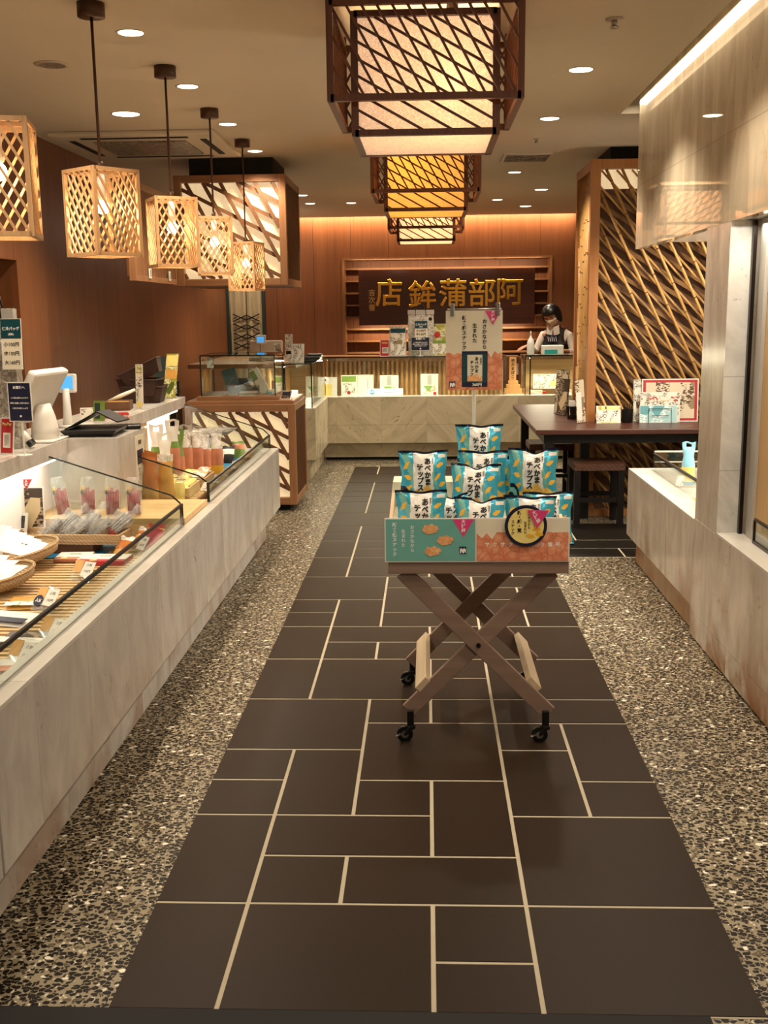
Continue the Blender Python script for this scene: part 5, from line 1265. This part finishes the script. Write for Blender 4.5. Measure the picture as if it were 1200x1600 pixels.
p = at(856, 603, Y=10.98); card('poster_card', 'white illustrated notice inside the service case', 'notice', (p.x, 10.99, .70), .30, .15, 'ptxt', 0, -6, edge='paper', blocks=[(.08, .05, .12, .06, 'paleyellow')])
p = at(840, 612, Y=10.9); t = thing('red_tray', 'small flat red box lying inside the service case', 'box', (p.x, 10.93, .621)); b = MB('red'); b.box(-.10, -.05, 0, .08, .05, .03); b.box(.0, -.03, .03, .09, .05, .055); b.build('carton', t, bevel=.002)
for k, (x, y) in enumerate([(1.12, 10.92), (1.42, 10.95)]):
    t = thing('product_box', ['pale box standing left inside the service case', 'pale box standing right inside the service case'][k], 'box', (x, y, .621)); b = MB('offwhite', 'pkgfood'); b.box(-.06, -.03, 0, .06, .03, .07); b.box(-.05, -.031, .01, .05, -.030, .06, 1); b.build('carton', t)
t = thing('wooden_plaque', 'upright narrow wooden plaque with a stepped wooden base between the two glass cases', 'plaque', (.90, 11.0, .655))
b = MB('slat'); b.box(-.05, -.01, .13, .02, .015, .37); b.build('plaque_board', t); b = MB('slat'); b.box(-.10, -.06, 0, .08, .06, .05); b.box(-.08, -.05, .05, .06, .05, .09); b.box(-.06, -.03, .09, .04, .03, .13); b.build('stepped_base', t, bevel=.002)
b = MB('ink'); text(b, '笹かまぼこ', -.015, .33, .038, y=-.0115, vertical=True); b.build('lettering', t)
t = thing('back_shelf', 'dark shelf unit with pale doors behind the gap between the glass cases', 'shelf', (.9, 11.8, 0)); b = MB('bampanel', 'beige'); b.box(-.12, 0, 0, .12, .3, 1.0); b.box(.02, -.02, .80, .11, 0, .92, 1); b.build('cabinet_body', t)
t = thing('case_end_wall', 'low stone filler with a wooden plinth in the gap between the two glass cases', 'filler', (.9, 11.0, .2)); b = MB('marbleTop'); b.box(-.095, -.13, .4, .085, .2, .455); b.build('slab', t)

# on the back counter
t = card('red_card', 'red payment card stand at the left of the notices on the back counter', 'card stand', (at(601, 560, Y=10.88).x, 10.88, ZG), .095, .165, 'red', -6, -6, edge='paper', blocks=[(.006, .06, .06, .06, 'paper'), (.006, .06, .045, .045, 'silgrey')], txt=[('PayPay', 0, .135, .022, False, 'paleyellow')])
t = card('framed_notice', 'grey framed notice with a dark green heading on the back counter', 'notice', (at(622, 560, Y=10.90).x, 10.91, ZG), .17, .30, 'ptxt', 0, -5, edge='silgrey', margin=.01, blocks=[(0, .255, .15, .045, 'tealdark'), (0, .14, .09, .04, 'pmenu')])
t = card('green_flyer', 'green printed flyer with a round red seal standing on the back counter', 'flyer', (at(691, 560, Y=10.9).x, 10.92, ZG), .20, .32, 'pgreen', 0, -5, edge='silgrey', blocks=[(0, .07, .19, .10, 'ptxt'), (0, .135, .19, .03, 'green'), (.05, .21, .05, .05, 'ptxt')])
b = MB('red'); b.tube([(-.05, -.003, .21), (-.05, -.002, .21)], .032, 20); b.build('red_seal', t)
def cool_bag(p, w, h, d, label, rz=0):
    t = thing('insulated_bag', label, 'insulated bag', p, math.radians(rz), 'silver insulated carrier bags')
    b = MB('silver'); n = 12; vs = []; fs = []
    for j in range(n+1):
        z = j/n; dd = d/2*(1-.75*z); ww = w/2*(1-.03*math.sin(z*9))
        vs += [(-ww, -dd, z*h), (0, -dd*1.15, z*h), (ww, -dd, z*h), (ww, dd, z*h), (0, dd*1.1, z*h), (-ww, dd, z*h)]
    for j in range(n):
        for i in range(6): fs.append((j*6+i, j*6+(i+1) % 6, (j+1)*6+(i+1) % 6, (j+1)*6+i))
    fs += [(0, 5, 4, 3, 2, 1), tuple(n*6+i for i in range(6))]
    b.add(vs, fs); b.build('bag_body', t)
    b = MB('silgrey'); b.box(-w/2-.002, -d*.2, h*.9, w/2+.002, d*.2, h*.995); b.build('top_band', t)
    for s in (-1, 1):
        b = MB('rail'); b.tube([(-w*.22, s*d*.17, h*.86), (-w*.2, s*d*.17, h*1.0), (-w*.1, s*.01, h*1.11), (w*.08, s*.01, h*1.12), (w*.18, s*d*.17, h*1.0), (w*.2, s*d*.17, h*.86)], .0045, 8); b.build('handle', t, True)
    b = MB('ink'); b.tube([(w*.36, -d*.2-.001, h*.80), (w*.36, -d*.2-.004, h*.80)], .018, 16); b.build('round_mark', t)
    return t
def bag_tag(p, w, h, label, rz=0):
    t = card('price_tag_board', label, 'price board', p, w, h, 'offwhite', rz, -3, edge='paper', group='teal headed price boards for carrier bags', blocks=[(0, h*.80, w*.98, h*.38, 'tealdark')],
         txt=[('保冷バッグ', 0, h*.80, w*.17, False, 'whiteink'), ('(有料)', 0, h*.69, w*.11, False, 'whiteink'), ('小100円', 0, h*.49, w*.22, False, 'ink'), ('中130円', 0, h*.31, w*.22, False, 'ink'), ('大160円', 0, h*.13, w*.22, False, 'ink')])
    b = MB('edgew'); b.box(-.003, .004, -.20 if h > .19 else -.12, .003, .009, h); b.build('clear_rod', t); return t
def navy_sign(p, w, h, sh, label, rz=0):
    t = thing('navy_sign', label, 'sign', p, math.radians(rz), 'navy notices on stems')
    b = MB('white'); b.box(-w/2, 0, sh, w/2, .004, sh+h); b.build('backing_board', t); b = MB('navy'); b.box(-w/2+.004, -.001, sh+.004, w/2-.004, 0, sh+h-.004); b.build('printed_sheet', t)
    b = MB('white'); b.tube([(0, .006, 0), (0, .006, sh+.02)], .004, 10); b.cyl((0, .006, 0), .03, .004, 20); b.build('stem', t)
    b = MB('whiteink'); text(b, 'お客様へ', 0, sh+h*.86, w*.13, y=-.0016, bold=.03)
    for k, z in enumerate((.60, .47, .34)): text(b, ['レジ袋は有料となります', '環境に配慮した取り組みに', 'ご協力をお願いします'][k], 0, sh+h*z, w*.068, y=-.0016)
    b.tube([(0, -.0018, sh+h*.14), (0, -.001, sh+h*.14)], w*.04, 12); b.build('lettering', t)
p = at(658, 552, Y=10.95); cool_bag((p.x, 10.97, ZG), .265, .46, .10, 'silver insulated bag standing among the notices on the back counter')
p = at(658, 530, Y=10.88); bag_tag((p.x, 10.885, 1.205), .13, .20, 'teal and white bag price board hung before the silver bag on the back counter')
p = at(657, 557, Y=10.86); navy_sign((p.x, 10.84, ZG), .19, .135, .055, 'navy notice low in front of the silver bag on the back counter')
# goods in the back case
def pack(name, px, base_z, w, h, Y, label, mat, blocks, group=None, tilt=-8, seal=None, edge='paper'):
    p = at(px, 600, Y=Y); t = card(name, label, 'food pack', (p.x, Y, base_z), w, h, mat, 0, tilt, th=.03, edge=edge, blocks=blocks, group=group)
    if seal: b = MB('red'); b.tube([(seal[0], -.003, seal[1]), (seal[0], -.0018, seal[1])], .018, 16); b.build('red_seal', t)
GP = 'food packs displayed in the back case'
pack('gift_pack', 490, .63, .17, .22, 10.98, 'white pack with a round dish picture at the left end of the back case', 'offwhite', [(0, .07, .15, .09, 'pkgfood')], GP)
pack('gift_pack', 515, .63, .15, .21, 10.99, 'pale pack with a noodle picture behind the clear round pick', 'paper', [(-.02, .08, .09, .12, 'cheese')], GP)
pack('gift_pack', 545, .63, .16, .23, 10.95, 'pack with green heading and red seal in the back case', 'paper', [(0, .19, .15, .06, 'green'), (0, .10, .13, .10, 'ptxt')], GP, seal=(.0, .05))
pack('notice_pack', 570, .63, .18, .23, 11.0, 'plain white writing card right of the green headed pack', 'paper', [(.03, .12, .01, .12, 'silgrey')], GP)
pack('gift_pack', 608, .63, .20, .23, 10.95, 'open pack with three white wrappers and a red seal, centre of the back case', 'paper', [(-.06, .17, .05, .1, 'offwhite'), (0, .17, .05, .1, 'silgrey'), (.06, .17, .05, .1, 'offwhite'), (0, .07, .17, .08, 'pkgfood')], GP, seal=(.05, .035), edge='ink')
pack('gift_pack', 671, .63, .19, .24, 10.95, 'open pack with three white wrappers and a red seal, beside the poster edge', 'paper', [(-.055, .175, .048, .1, 'offwhite'), (0, .175, .048, .1, 'silgrey'), (.055, .175, .048, .1, 'offwhite'), (0, .075, .16, .08, 'pkgfood')], GP, seal=(.055, .035), edge='ink')
p = at(602, 618, Y=10.83)
t = card('brand_plate', 'long white and light blue plate lying against the back case glass', 'plate', (p.x, 10.83, .658), .36, .075, 'paper', 0, -25, edge='white', blocks=[(.04, .058, .27, .022, 'sky')], txt=[('———', .04, .032, .035, False, 'navy')])
b = MB('bluemat'); b.tube([(-.135, -.003, .036), (-.135, -.002, .036)], .026, 24); b.build('round_emblem', t); b = MB('whiteink'); text(b, 'LD', -.135, .036, .03, y=-.0035); b.build('emblem_letters', t)
for k, px in enumerate((523, 545, 668)):
    p = at(px, 612, Y=10.9); t = thing('blue_tray', ['light blue tray under the left packs of the back case', 'light blue tray under the green headed pack', 'light blue tray under the pack beside the poster'][k], 'tray', (p.x, 10.90, .621)); b = MB('bluemat', 'ink'); b.box(-.07, -.05, 0, .07, .03, .012); b.box(-.09, -.06, 0, -.07, .03, .02, 1); b.build('tray_body', t)
p = at(508, 608, Y=10.9); t = thing('clear_fan', 'clear round fan on a dark stick in the left of the back case', 'fan', (p.x, 10.90, .655)); b = MB('ink'); b.tube([(0, 0, 0), (0, 0, .13)], .006, 8); b.build('stick', t); b = MB('filmw'); b.tube([(0, -.003, .155), (0, .003, .155)], .042, 24); b.build('disc', t); b = MB('ink'); b.tube([(0, -.006, .16), (0, -.004, .16)], .012, 12); b.build('dark_mark', t)
p = at(495, 632, Y=9.9); card('small_price_card', 'small white price card in the corner of the marble counter near the cabinet', 'price card', (-1.085, 9.70, .656), .08, .08, 'ptxt', -25, -25, edge='paper')

# corner counter items
p = at(415, 556, Y=10.4)
t = thing('cash_register', 'beige cash register on the corner counter in front of the doorway', 'cash register', (p.x, 10.40, 1.041)); b = MB('beige'); b.box(-.16, -.05, .0, .16, .20, .04); b.build('base', t, bevel=.01)
b = MB('beige'); b.T = Matrix.Rotation(math.radians(-14), 4, 'X'); b.box(-.165, -.01, .04, .165, .03, .20); b.build('monitor', t, bevel=.012)
p = at(407, 523, Y=10.28)
t = thing('customer_display', 'small customer display with a blue screen on the corner counter', 'display', (p.x, 10.28, 1.041)); b = MB('beige'); b.tube([(0, 0, 0), (0, 0, .18)], .011, 10); b.cyl((0, 0, 0), .04, .01, 20); b.build('pole', t); b = MB('white'); b.box(-.05, -.015, .165, .05, .01, .25); b.build('housing', t, bevel=.006); b = MB('screen'); b.box(-.035, -.0165, .18, .035, -.0145, .235); b.build('screen', t)
p = at(436, 550, Y=10.1); card('tablet', 'dark framed card leaning beside the beige register', 'card', (p.x, 10.1, ZG), .07, .17, 'pmenu', 25, -14, edge='silgrey')
p = at(451, 560, Y=10.0); card('narrow_notice', 'tall narrow white notice on the corner counter', 'notice', (p.x, 10.0, ZG), .07, .25, 'ptxt', -12, -4, edge='paper', blocks=[(0, .21, .05, .025, 'pmenu'), (0, .08, .05, .03, 'ink')])
p = at(469, 570, Y=9.8); card('folded_menu', 'folded white menu sheet at the corner of the glass top', 'menu', (p.x-.01, 9.72, ZG), .11, .17, 'ptxt', -10, -10, edge='paper')
p = at(489, 560, Y=10.2); t = thing('card_reader', 'black card tray stacked at the corner where the glass cases meet', 'tray', (-1.10, 10.3, ZG)); b = MB('black'); b.box(-.07, -.12, 0, .08, .12, .03); b.box(-.05, -.08, .03, .09, .10, .055); b.build('stacked_trays', t, bevel=.004); 
# corner case goods
t = thing('dessert_cup', 'tall clear cup with brown filling in the glass corner case', 'cup', (-1.20, 9.62, .656)); b = MB('filmw', 'orangep'); b.lathe([(.001, 0), (.02, 0), (.03, .15), (.026, .15), (.001, .01)], 16); b.lathe([(.001, .01), (.019, .01), (.026, .11), (.001, .11)], 16, 1); b.build('cup_body', t, True)
pack('gift_pack', 466, .656, .12, .08, 9.62, 'low pale green pack lying in the glass corner case', 'pkgfood', [(0, .03, .1, .03, 'green')], None, -50)
pack('gift_pack', 452, .656, .10, .12, 9.75, 'white cup shaped pack behind the brown cup in the corner case', 'paper', [], None, -6)
# showcase contents
t = thing('product_box', 'dark teal patterned box leaning inside the glass showcase', 'box', (-1.52, 8.38, .882), rot=(math.radians(-18), math.radians(-16), math.radians(12))); b = MB('tealdark'); b.box(-.055, 0, 0, .055, .025, .20); b.build('carton', t); b = MB('teal', 'pink'); b.tube([(-.02, -.002, .08), (0, -.002, .11), (.02, -.002, .12)], .002, 6); b.tube([(-.01, -.002, .05), (.015, -.002, .07)], .0025, 6, 1); b.build('line_pattern', t)
t = thing('product_box', 'long green and white box leaning inside the glass showcase', 'box', (-1.27, 8.36, .882), rot=(math.radians(-18), math.radians(-32), 0)); b = MB('paper'); b.box(-.04, 0, 0, .035, .03, .22); b.build('carton', t); b = MB('green'); b.box(-.04, -.001, .13, .0, 0, .215); b.build('green_print', t); b = MB('turq'); b.box(-.045, .005, 0, -.040, .03, .13); b.build('side_print', t)
t = thing('product_box', 'small white and blue box at the foot of the long green and white one', 'box', (-1.215, 8.26, .877), rz=.4); b = MB('paper', 'sky'); b.box(-.03, -.02, 0, .03, .02, .035); b.box(-.03, -.0205, .0, .0, -.02, .02, 1); b.build('carton', t)
t = thing('product_box', 'small pink box behind the long green and white one', 'box', (-1.20, 8.47, .877), rz=.5); b = MB('salmon', 'green'); b.box(-.035, -.02, 0, .035, .02, .09); b.box(-.02, -.021, .03, .02, -.02, .06, 1); b.build('carton', t)
t = thing('clear_block', 'clear acrylic block between the two leaning boxes in the showcase', 'acrylic block', (-1.40, 8.30, .876), rz=.3); b = MB('edgew'); b.box(-.08, -.05, 0, .08, .05, .07); b.build('block', t)
t = card('white_tag', 'small white sheet taped inside the upper left of the showcase', 'tag', (-1.66, 8.13, 1.09), .05, .075, 'ptxt', 0, 0, edge='paper')
card('dark_price_card', 'black and white price card leaning on the cabinet top right of the showcase', 'price card', (-1.09, 8.13, .846), .085, .075, 'pdark', -20, -35, edge='paper', blocks=[(0, .05, .06, .03, 'navy')])

# ---------------------------------------------------------------- on the table at the right
ZT = .701
p = at(874, 648, Y=8.25); card('menu_stand', 'dark picture menu standing sideways at the left of the bamboo screen', 'menu', (p.x+.01, 8.30, ZT), .15, .34, 'pmenu', -58, -4, edge='ink')
p = at(882, 648, Y=8.1); card('menu_stand', 'second dark menu standing just in front of the dark picture menu', 'menu', (1.03, 8.16, ZT), .13, .28, 'pdark', -62, -6, edge='black')
def cup(p, label, fill):
    t = thing('cutlery_cup', label, 'cup', p, group='black cups on the table'); b = MB('black'); b.lathe([(.001, 0), (.034, 0), (.042, .095), (.037, .095), (.030, .006), (.001, .006)], 4); b.build('cup_body', t)
    if fill: b = MB('paper'); b.box(-.022, -.02, .03, .018, .02, .135); b.box(-.01, -.01, .03, .026, .022, .12); b.build('napkins', t)
    b = MB('black'); 
    for k in range(4): b.tube([(.01*k-.015, .005*k-.01, .02), (.02*k-.02, .01, .13+.006*k)], .003, 6)
    b.build('pens', t)
cup((1.075, 7.88, ZT), 'black cup of white napkins beside the lit bamboo side', True)
p = at(979, 657, Y=7.62); cup((p.x, 7.60, ZT), 'black cup with pens between the yellow card and the menus', False)
card('menu_stand', 'clear menu stand with a pale sheet leaning at the corner post', 'menu', (1.105, 7.60, ZT), .13, .31, 'pmenu', 52, -5, edge='edgew', blocks=[(-.02, .12, .07, .2, 'paper')])
p = at(951, 660, Y=7.56); card('yellow_card', 'white card with a yellow heading on the table front', 'card', (p.x, 7.56, ZT), .17, .125, 'ptxt', 0, -14, edge='paper', blocks=[(0, .108, .15, .028, 'paleyellow'), (-.06, .108, .02, .024, 'yellow'), (0, .01, .14, .008, 'paleyellow'), (-.018, .110, .012, .02, 'ink')])
p = at(994, 657, Y=7.64); card('menu_board', 'grey edged menu sheet mostly behind the red framed menu', 'menu', (p.x+.06, 7.655, ZT), .16, .30, 'ptxt', 0, -4, edge='silgrey', blocks=[(-.045, .12, .03, .05, 'pdark')])
p = at(1047, 657, Y=7.62); t = card('menu_board', 'large red framed menu with food pictures on the table', 'menu', (p.x, 7.635, ZT), .40, .305, 'red', 0, -4, edge='paper', margin=.008, blocks=[(0, .152, .345, .255, 'pmenu')])
p = at(1032, 657, Y=7.58); card('menu_board', 'white sheet of small food pictures in front of the red framed menu', 'menu', (p.x, 7.60, ZT), .28, .215, 'ptxt', 0, -5, edge='paper', blocks=[(0, .165, .25, .035, 'pcol'), (-.09, .165, .02, .03, 'ink')])
p = at(1029, 657, Y=7.56); t = card('menu_board', 'pale blue sheet in a wire holder, frontmost of the menus', 'menu', (p.x, 7.565, ZT), .265, .125, 'pblue', 0, -6, edge='paper')
b = MB('blackm')
for q in (((-.07, 0), (-.07, .10)), ((-.07, .10), (.09, .10)), ((.09, .10), (.09, 0)), ((-.05, .05), (.07, .05))): b.tube([(q[0][0], -.006, q[0][1]), (q[1][0], -.006, q[1][1])], .0018, 6)
b.build('wire_holder', t)
p = at(1110, 657, Y=7.6)

# ---------------------------------------------------------------- right counter goods
p = at(1077, 757, Z=.495)
pouch('blue_pouch', 'light blue punched pouch standing in the low right counter', 'food pouch', (p.x-.01, p.y, .492), .075, .25, .035, [(.08, 'bagblue'), (.42, 'cheese'), (1, 'sky')], -10, -3, neck=.22, seed=3, hole=True, nx=10, nz=26)
p = at(1058, 757, Z=.495); card('price_card', 'small white price card left of the light blue pouch', 'price card', (p.x, p.y-.05, .492), .05, .07, 'ptxt', -30, -30, edge='edgew')

# ---------------------------------------------------------------- on the ledge of the left counter
ZL = .9562
t = thing('sales_terminal', 'large white sales terminal seen from behind on the left ledge', 'terminal', (-1.74, 4.62, ZL))
b = MB('white'); b.T = Matrix.Translation((.04, -.01, .19)) @ Euler((0, math.radians(30), math.radians(-8))).to_matrix().to_4x4(); b.box(-.035, -.155, -.13, .006, .155, .13); b.build('screen_case', t, bevel=.012)
b = MB('black'); b.T = Matrix.Translation((.04, -.01, .19)) @ Euler((0, math.radians(30), math.radians(-8))).to_matrix().to_4x4(); b.box(-.038, -.14, -.115, -.0352, .14, .115); b.build('screen', t)
b = MB('white'); b.tube([(.045, .0, .004), (.045, .0, .06), (.045, 0, .10), (.04, 0, .16)], [.062, .058, .05, .035], 24); b.build('swivel_foot', t, True)
b = MB('white'); b.box(-.10, -.12, 0, .118, .12, .008); b.build('base_plate', t, bevel=.003)
t = thing('customer_display', 'white customer display with a blue screen on a post, left ledge', 'display', (-1.775, 5.16, ZL)); b = MB('white'); b.tube([(0, 0, 0), (0, 0, .08), (0, 0, .19)], [.024, .02, .016], 16); b.cyl((0, 0, 0), .045, .012, 24); b.build('post', t, True)
b = MB('white'); b.T = Matrix.Rotation(math.radians(-8), 4, 'X'); b.box(-.045, -.02, .17, .045, .015, .262); b.build('housing', t, bevel=.008); b = MB('screen'); b.T = Matrix.Rotation(math.radians(-8), 4, 'X'); b.box(-.030, -.0225, .186, .034, -.0195, .248); b.build('screen', t)
p = at(45, 690, Z=ZL)
t = thing('barcode_scanner', 'white curved barcode scanner with a dark nose lying on the left ledge', 'scanner', (-1.71, 4.36, ZL)); b = MB('white'); b.tube([(-.045, 0, .0), (-.045, 0, .045)], [.026, .022], 16); b.tube([(-.05, 0, .045), (-.02, 0, .066), (.02, -.005, .055), (.05, -.012, .022)], [.017, .018, .017, .015], 14); b.build('handle_body', t, True); b = MB('black'); b.tube([(.046, -.011, .028), (.058, -.014, .012)], [.018, .018], 12); b.build('nose', t)
p = at(12, 560, Y=4.32); cool_bag((p.x-.055, 4.36, ZL), .17, .575, .08, 'tall silver insulated bag at the left picture edge', -6)
p = at(20, 575, Y=4.2); bag_tag((p.x, 4.20, 1.29), .085, .20, 'teal and white bag price board hung on the bag at the left picture edge', -5)
p = at(25, 690, Y=4.02); navy_sign((p.x, 4.09, ZL), .098, .155, .135, 'navy notice on a white stem in front of the bag at the left picture edge', -6)
t = card('red_card', 'red payment card standing at the foot of the white stemmed navy notice', 'card stand', (-1.685, 4.15, ZL), .065, .145, 'red', -18, -8, edge='white', blocks=[(.0, .055, .035, .06, 'paper'), (0, .055, .024, .045, 'silgrey')], txt=[('PayPay', 0, .12, .016, False, 'paleyellow')])
t = thing('tissue_dispenser', 'pale grey rounded holder cut off at the left edge of the ledge', 'holder', (-1.755, 4.08, ZL)); b = MB('white'); b.box(-.05, -.05, 0, .05, .05, .11); b.build('holder_body', t, bevel=.02)
t = card('yellow_card', 'yellow topped card at the very left edge behind the red payment card', 'card', (-1.80, 4.22, 1.05), .09, .11, 'paleyellow', 0, -4, edge='paper', blocks=[(0, .025, .08, .04, 'yellow')])
b = MB('blackm'); b.tube([(0, .006, -.0935), (0, .006, .02)], .004, 8); b.build('stem', t)
t = thing('cash_tray', 'folded black cash tray with a raised flap on the stone pedestal', 'tray', (-1.53, 4.86, .9555), rz=math.radians(4))
b = MB('black'); b.add([(-.115, -.13, 0), (.09, -.13, 0), (.09, .12, 0), (-.115, .12, 0), (-.14, -.15, .03), (.115, -.15, .03), (.115, .14, .03), (-.14, .14, .03)], [(0, 3, 2, 1), (0, 1, 5, 4), (1, 2, 6, 5), (2, 3, 7, 6), (3, 0, 4, 7), (4, 5, 6, 7)]); b.build('tray_body', t, bevel=.002)
b = MB('black'); b.add([(-.125, -.12, .031), (.0, -.02, .10), (.03, .10, .10), (-.12, .10, .031), (-.125, -.12, .036), (.0, -.02, .106), (.03, .10, .106), (-.12, .10, .036)], [(0, 3, 2, 1), (4, 5, 6, 7), (0, 1, 5, 4), (1, 2, 6, 5), (2, 3, 7, 6), (3, 0, 4, 7)]); b.build('raised_flap', t)
b = MB('black'); b.add([(.0, -.02, .10), (.10, -.05, .055), (.13, .08, .055), (.03, .10, .10), (.0, -.02, .106), (.10, -.05, .061), (.13, .08, .061), (.03, .10, .106)], [(0, 3, 2, 1), (4, 5, 6, 7), (0, 1, 5, 4), (1, 2, 6, 5), (2, 3, 7, 6), (3, 0, 4, 7)]); b.build('folded_lid', t)
t = thing('black_pouch', 'flat black leather folder lying behind the cash tray', 'folder', (-1.45, 5.08, .9555), rz=.2); b = MB('black'); b.box(-.06, -.05, 0, .06, .05, .02); b.build('cover', t, bevel=.006)
card('calculator_card', 'white price list card left of the small green stand', 'card', (-1.76, 5.42, ZL), .075, .075, 'ptxt', 12, -20, edge='paper', blocks=[(0, .055, .06, .02, 'ptxt')])
card('green_stand', 'small green picture card in a clear stand on the left ledge', 'card', (-1.70, 5.42, ZL), .072, .11, 'green', -10, -8, edge='edgew', blocks=[(-.01, .055, .03, .08, 'teald')])
for k, (x, y, rz) in enumerate([(-1.70, 5.78, 20), (-1.665, 5.62, -25)]): t = thing('red_leaflet', ['red and white folded leaflet lying by the wooden box', 'thin red leaflet lying nearest the ledge edge'][k], 'leaflet', (x, y, ZL), rz=math.radians(rz)); b = MB('red' if k else 'salmon', 'red'); b.box(-.05, -.05, 0, .05, .05, .003); b.box(-.045, -.045, .003, .05, .03, .012-.006*k, 1); b.build('folded_sheet', t)
t = tray('wooden_box', 'small brown wooden box with a paper scoop on the left ledge', (-1.80, 6.12, ZL), .15, .16, .05, 'bampanel', 8, cat='box'); b = MB('tanp', 'bamboo'); b.box(-.06, -.06, .03, .06, .05, .046); b.build('filling', t)
t = thing('scoop', 'pale scoop resting on the small wooden box', 'scoop', (-1.78, 6.10, 1.006), rz=.25); b = MB('offwhite', 'bamboo'); b.tube([(-.07, -.03, .006), (0, -.01, .03), (.085, .02, .062)], [.004, .012, .009], 10); b.build('scoop_body', t, True)
def basket(p, w, d, h, rot, label):
    t = thing('dark_basket', label, 'basket', p, rot=rot, group='dark brown wicker baskets on the left ledge')
    b = MB('wickd'); q = .82; vs = []
    for z, k, ins in ((0, q, 0), (h, 1, 0), (h, 1, .008), (.008, q, .008)):
        vs += [(sx*(w/2*k-ins), sy*(d/2*k-ins), z) for sx, sy in ((-1, -1), (1, -1), (1, 1), (-1, 1))]
    fs = [(0, 3, 2, 1), (12, 13, 14, 15)]
    for L in range(3):
        for i in range(4): fs.append((L*4+i, L*4+(i+1) % 4, L*4+4+(i+1) % 4, L*4+4+i))
    b.add(vs, fs); b.build('woven_body', t)
    b = MB('wickd'); b.tube([(-w/2, -d/2, h), (w/2, -d/2, h), (w/2, d/2, h), (-w/2, d/2, h), (-w/2, -d/2, h)], .006, 8); b.build('rim', t)
basket((-1.78, 6.62, ZL), .27, .20, .10, (0, 0, math.radians(4)), 'lower dark wicker basket standing upright on the left ledge')
basket((-1.79, 6.60, ZL+.045), .25, .18, .10, (0, 0, math.radians(-3)), 'dark wicker basket nested in the lower one')
basket((-1.76, 6.60, ZL+.150), .26, .18, .085, (0, math.radians(-24), math.radians(6)), 'topmost dark wicker basket lying tilted over the other two')
card('narrow_notice', 'tall narrow white notice standing before the dark baskets', 'notice', (-1.675, 6.12, ZL), .045, .26, 'ptxt', -12, -4, edge='paper', blocks=[(0, .225, .035, .05, 'pgreen'), (0, .03, .035, .03, 'cheese')])
card('brochure_stand', 'tall clear stand with a yellow-green food picture behind the baskets', 'brochure stand', (-1.69, 6.90, ZL), .10, .30, 'pgreen', -18, -14, edge='edgew', blocks=[(0, .25, .085, .07, 'cheese'), (0, .16, .085, .06, 'tanp')])
card('brochure_stand', 'grey-green brochure in a clear stand left of the yellow-green one', 'brochure stand', (-1.78, 6.96, ZL), .09, .28, 'teald', -18, -14, edge='edgew')
t = thing('information_notice', 'notice with dark product pictures fixed on the side of the stone pedestal', 'notice', (-1.3895, 5.03, .66), math.radians(90))
b = MB('offwhite'); b.box(-.075, -.002, 0, .075, 0, .27); b.build('sheet', t); b = MB('navy', 'bampanel'); b.box(-.05, -.0028, .13, .055, -.002, .20); b.box(-.02, -.003, .225, .03, -.002, .245, 1); b.build('picture_block', t)
b = MB('ptxt'); b.box(-.065, -.0028, .015, .065, -.002, .115); b.build('text_block', t)
t = thing('card_rack', 'small dark rack with printed cards at the far end of the left ledge wall', 'rack', (-1.86, 7.72, .82)); b = MB('black', 'ptxt'); b.box(-.05, -.02, .0, .05, .02, .20)
b.box(-.035, -.022, .11, .035, -.02, .17, 1); b.box(-.035, -.022, .03, .035, -.02, .09, 1); b.build('rack_body', t)
b = MB('blackm'); b.box(-.02, -.015, -.82, .02, .015, 0); b.build('post', t)
# unseen fill lamp added to brighten the doorway curtain
light('curtain_fill', 'POINT', (-2.2, 12.3, 2.45), 9*K, WARM, size=.06)
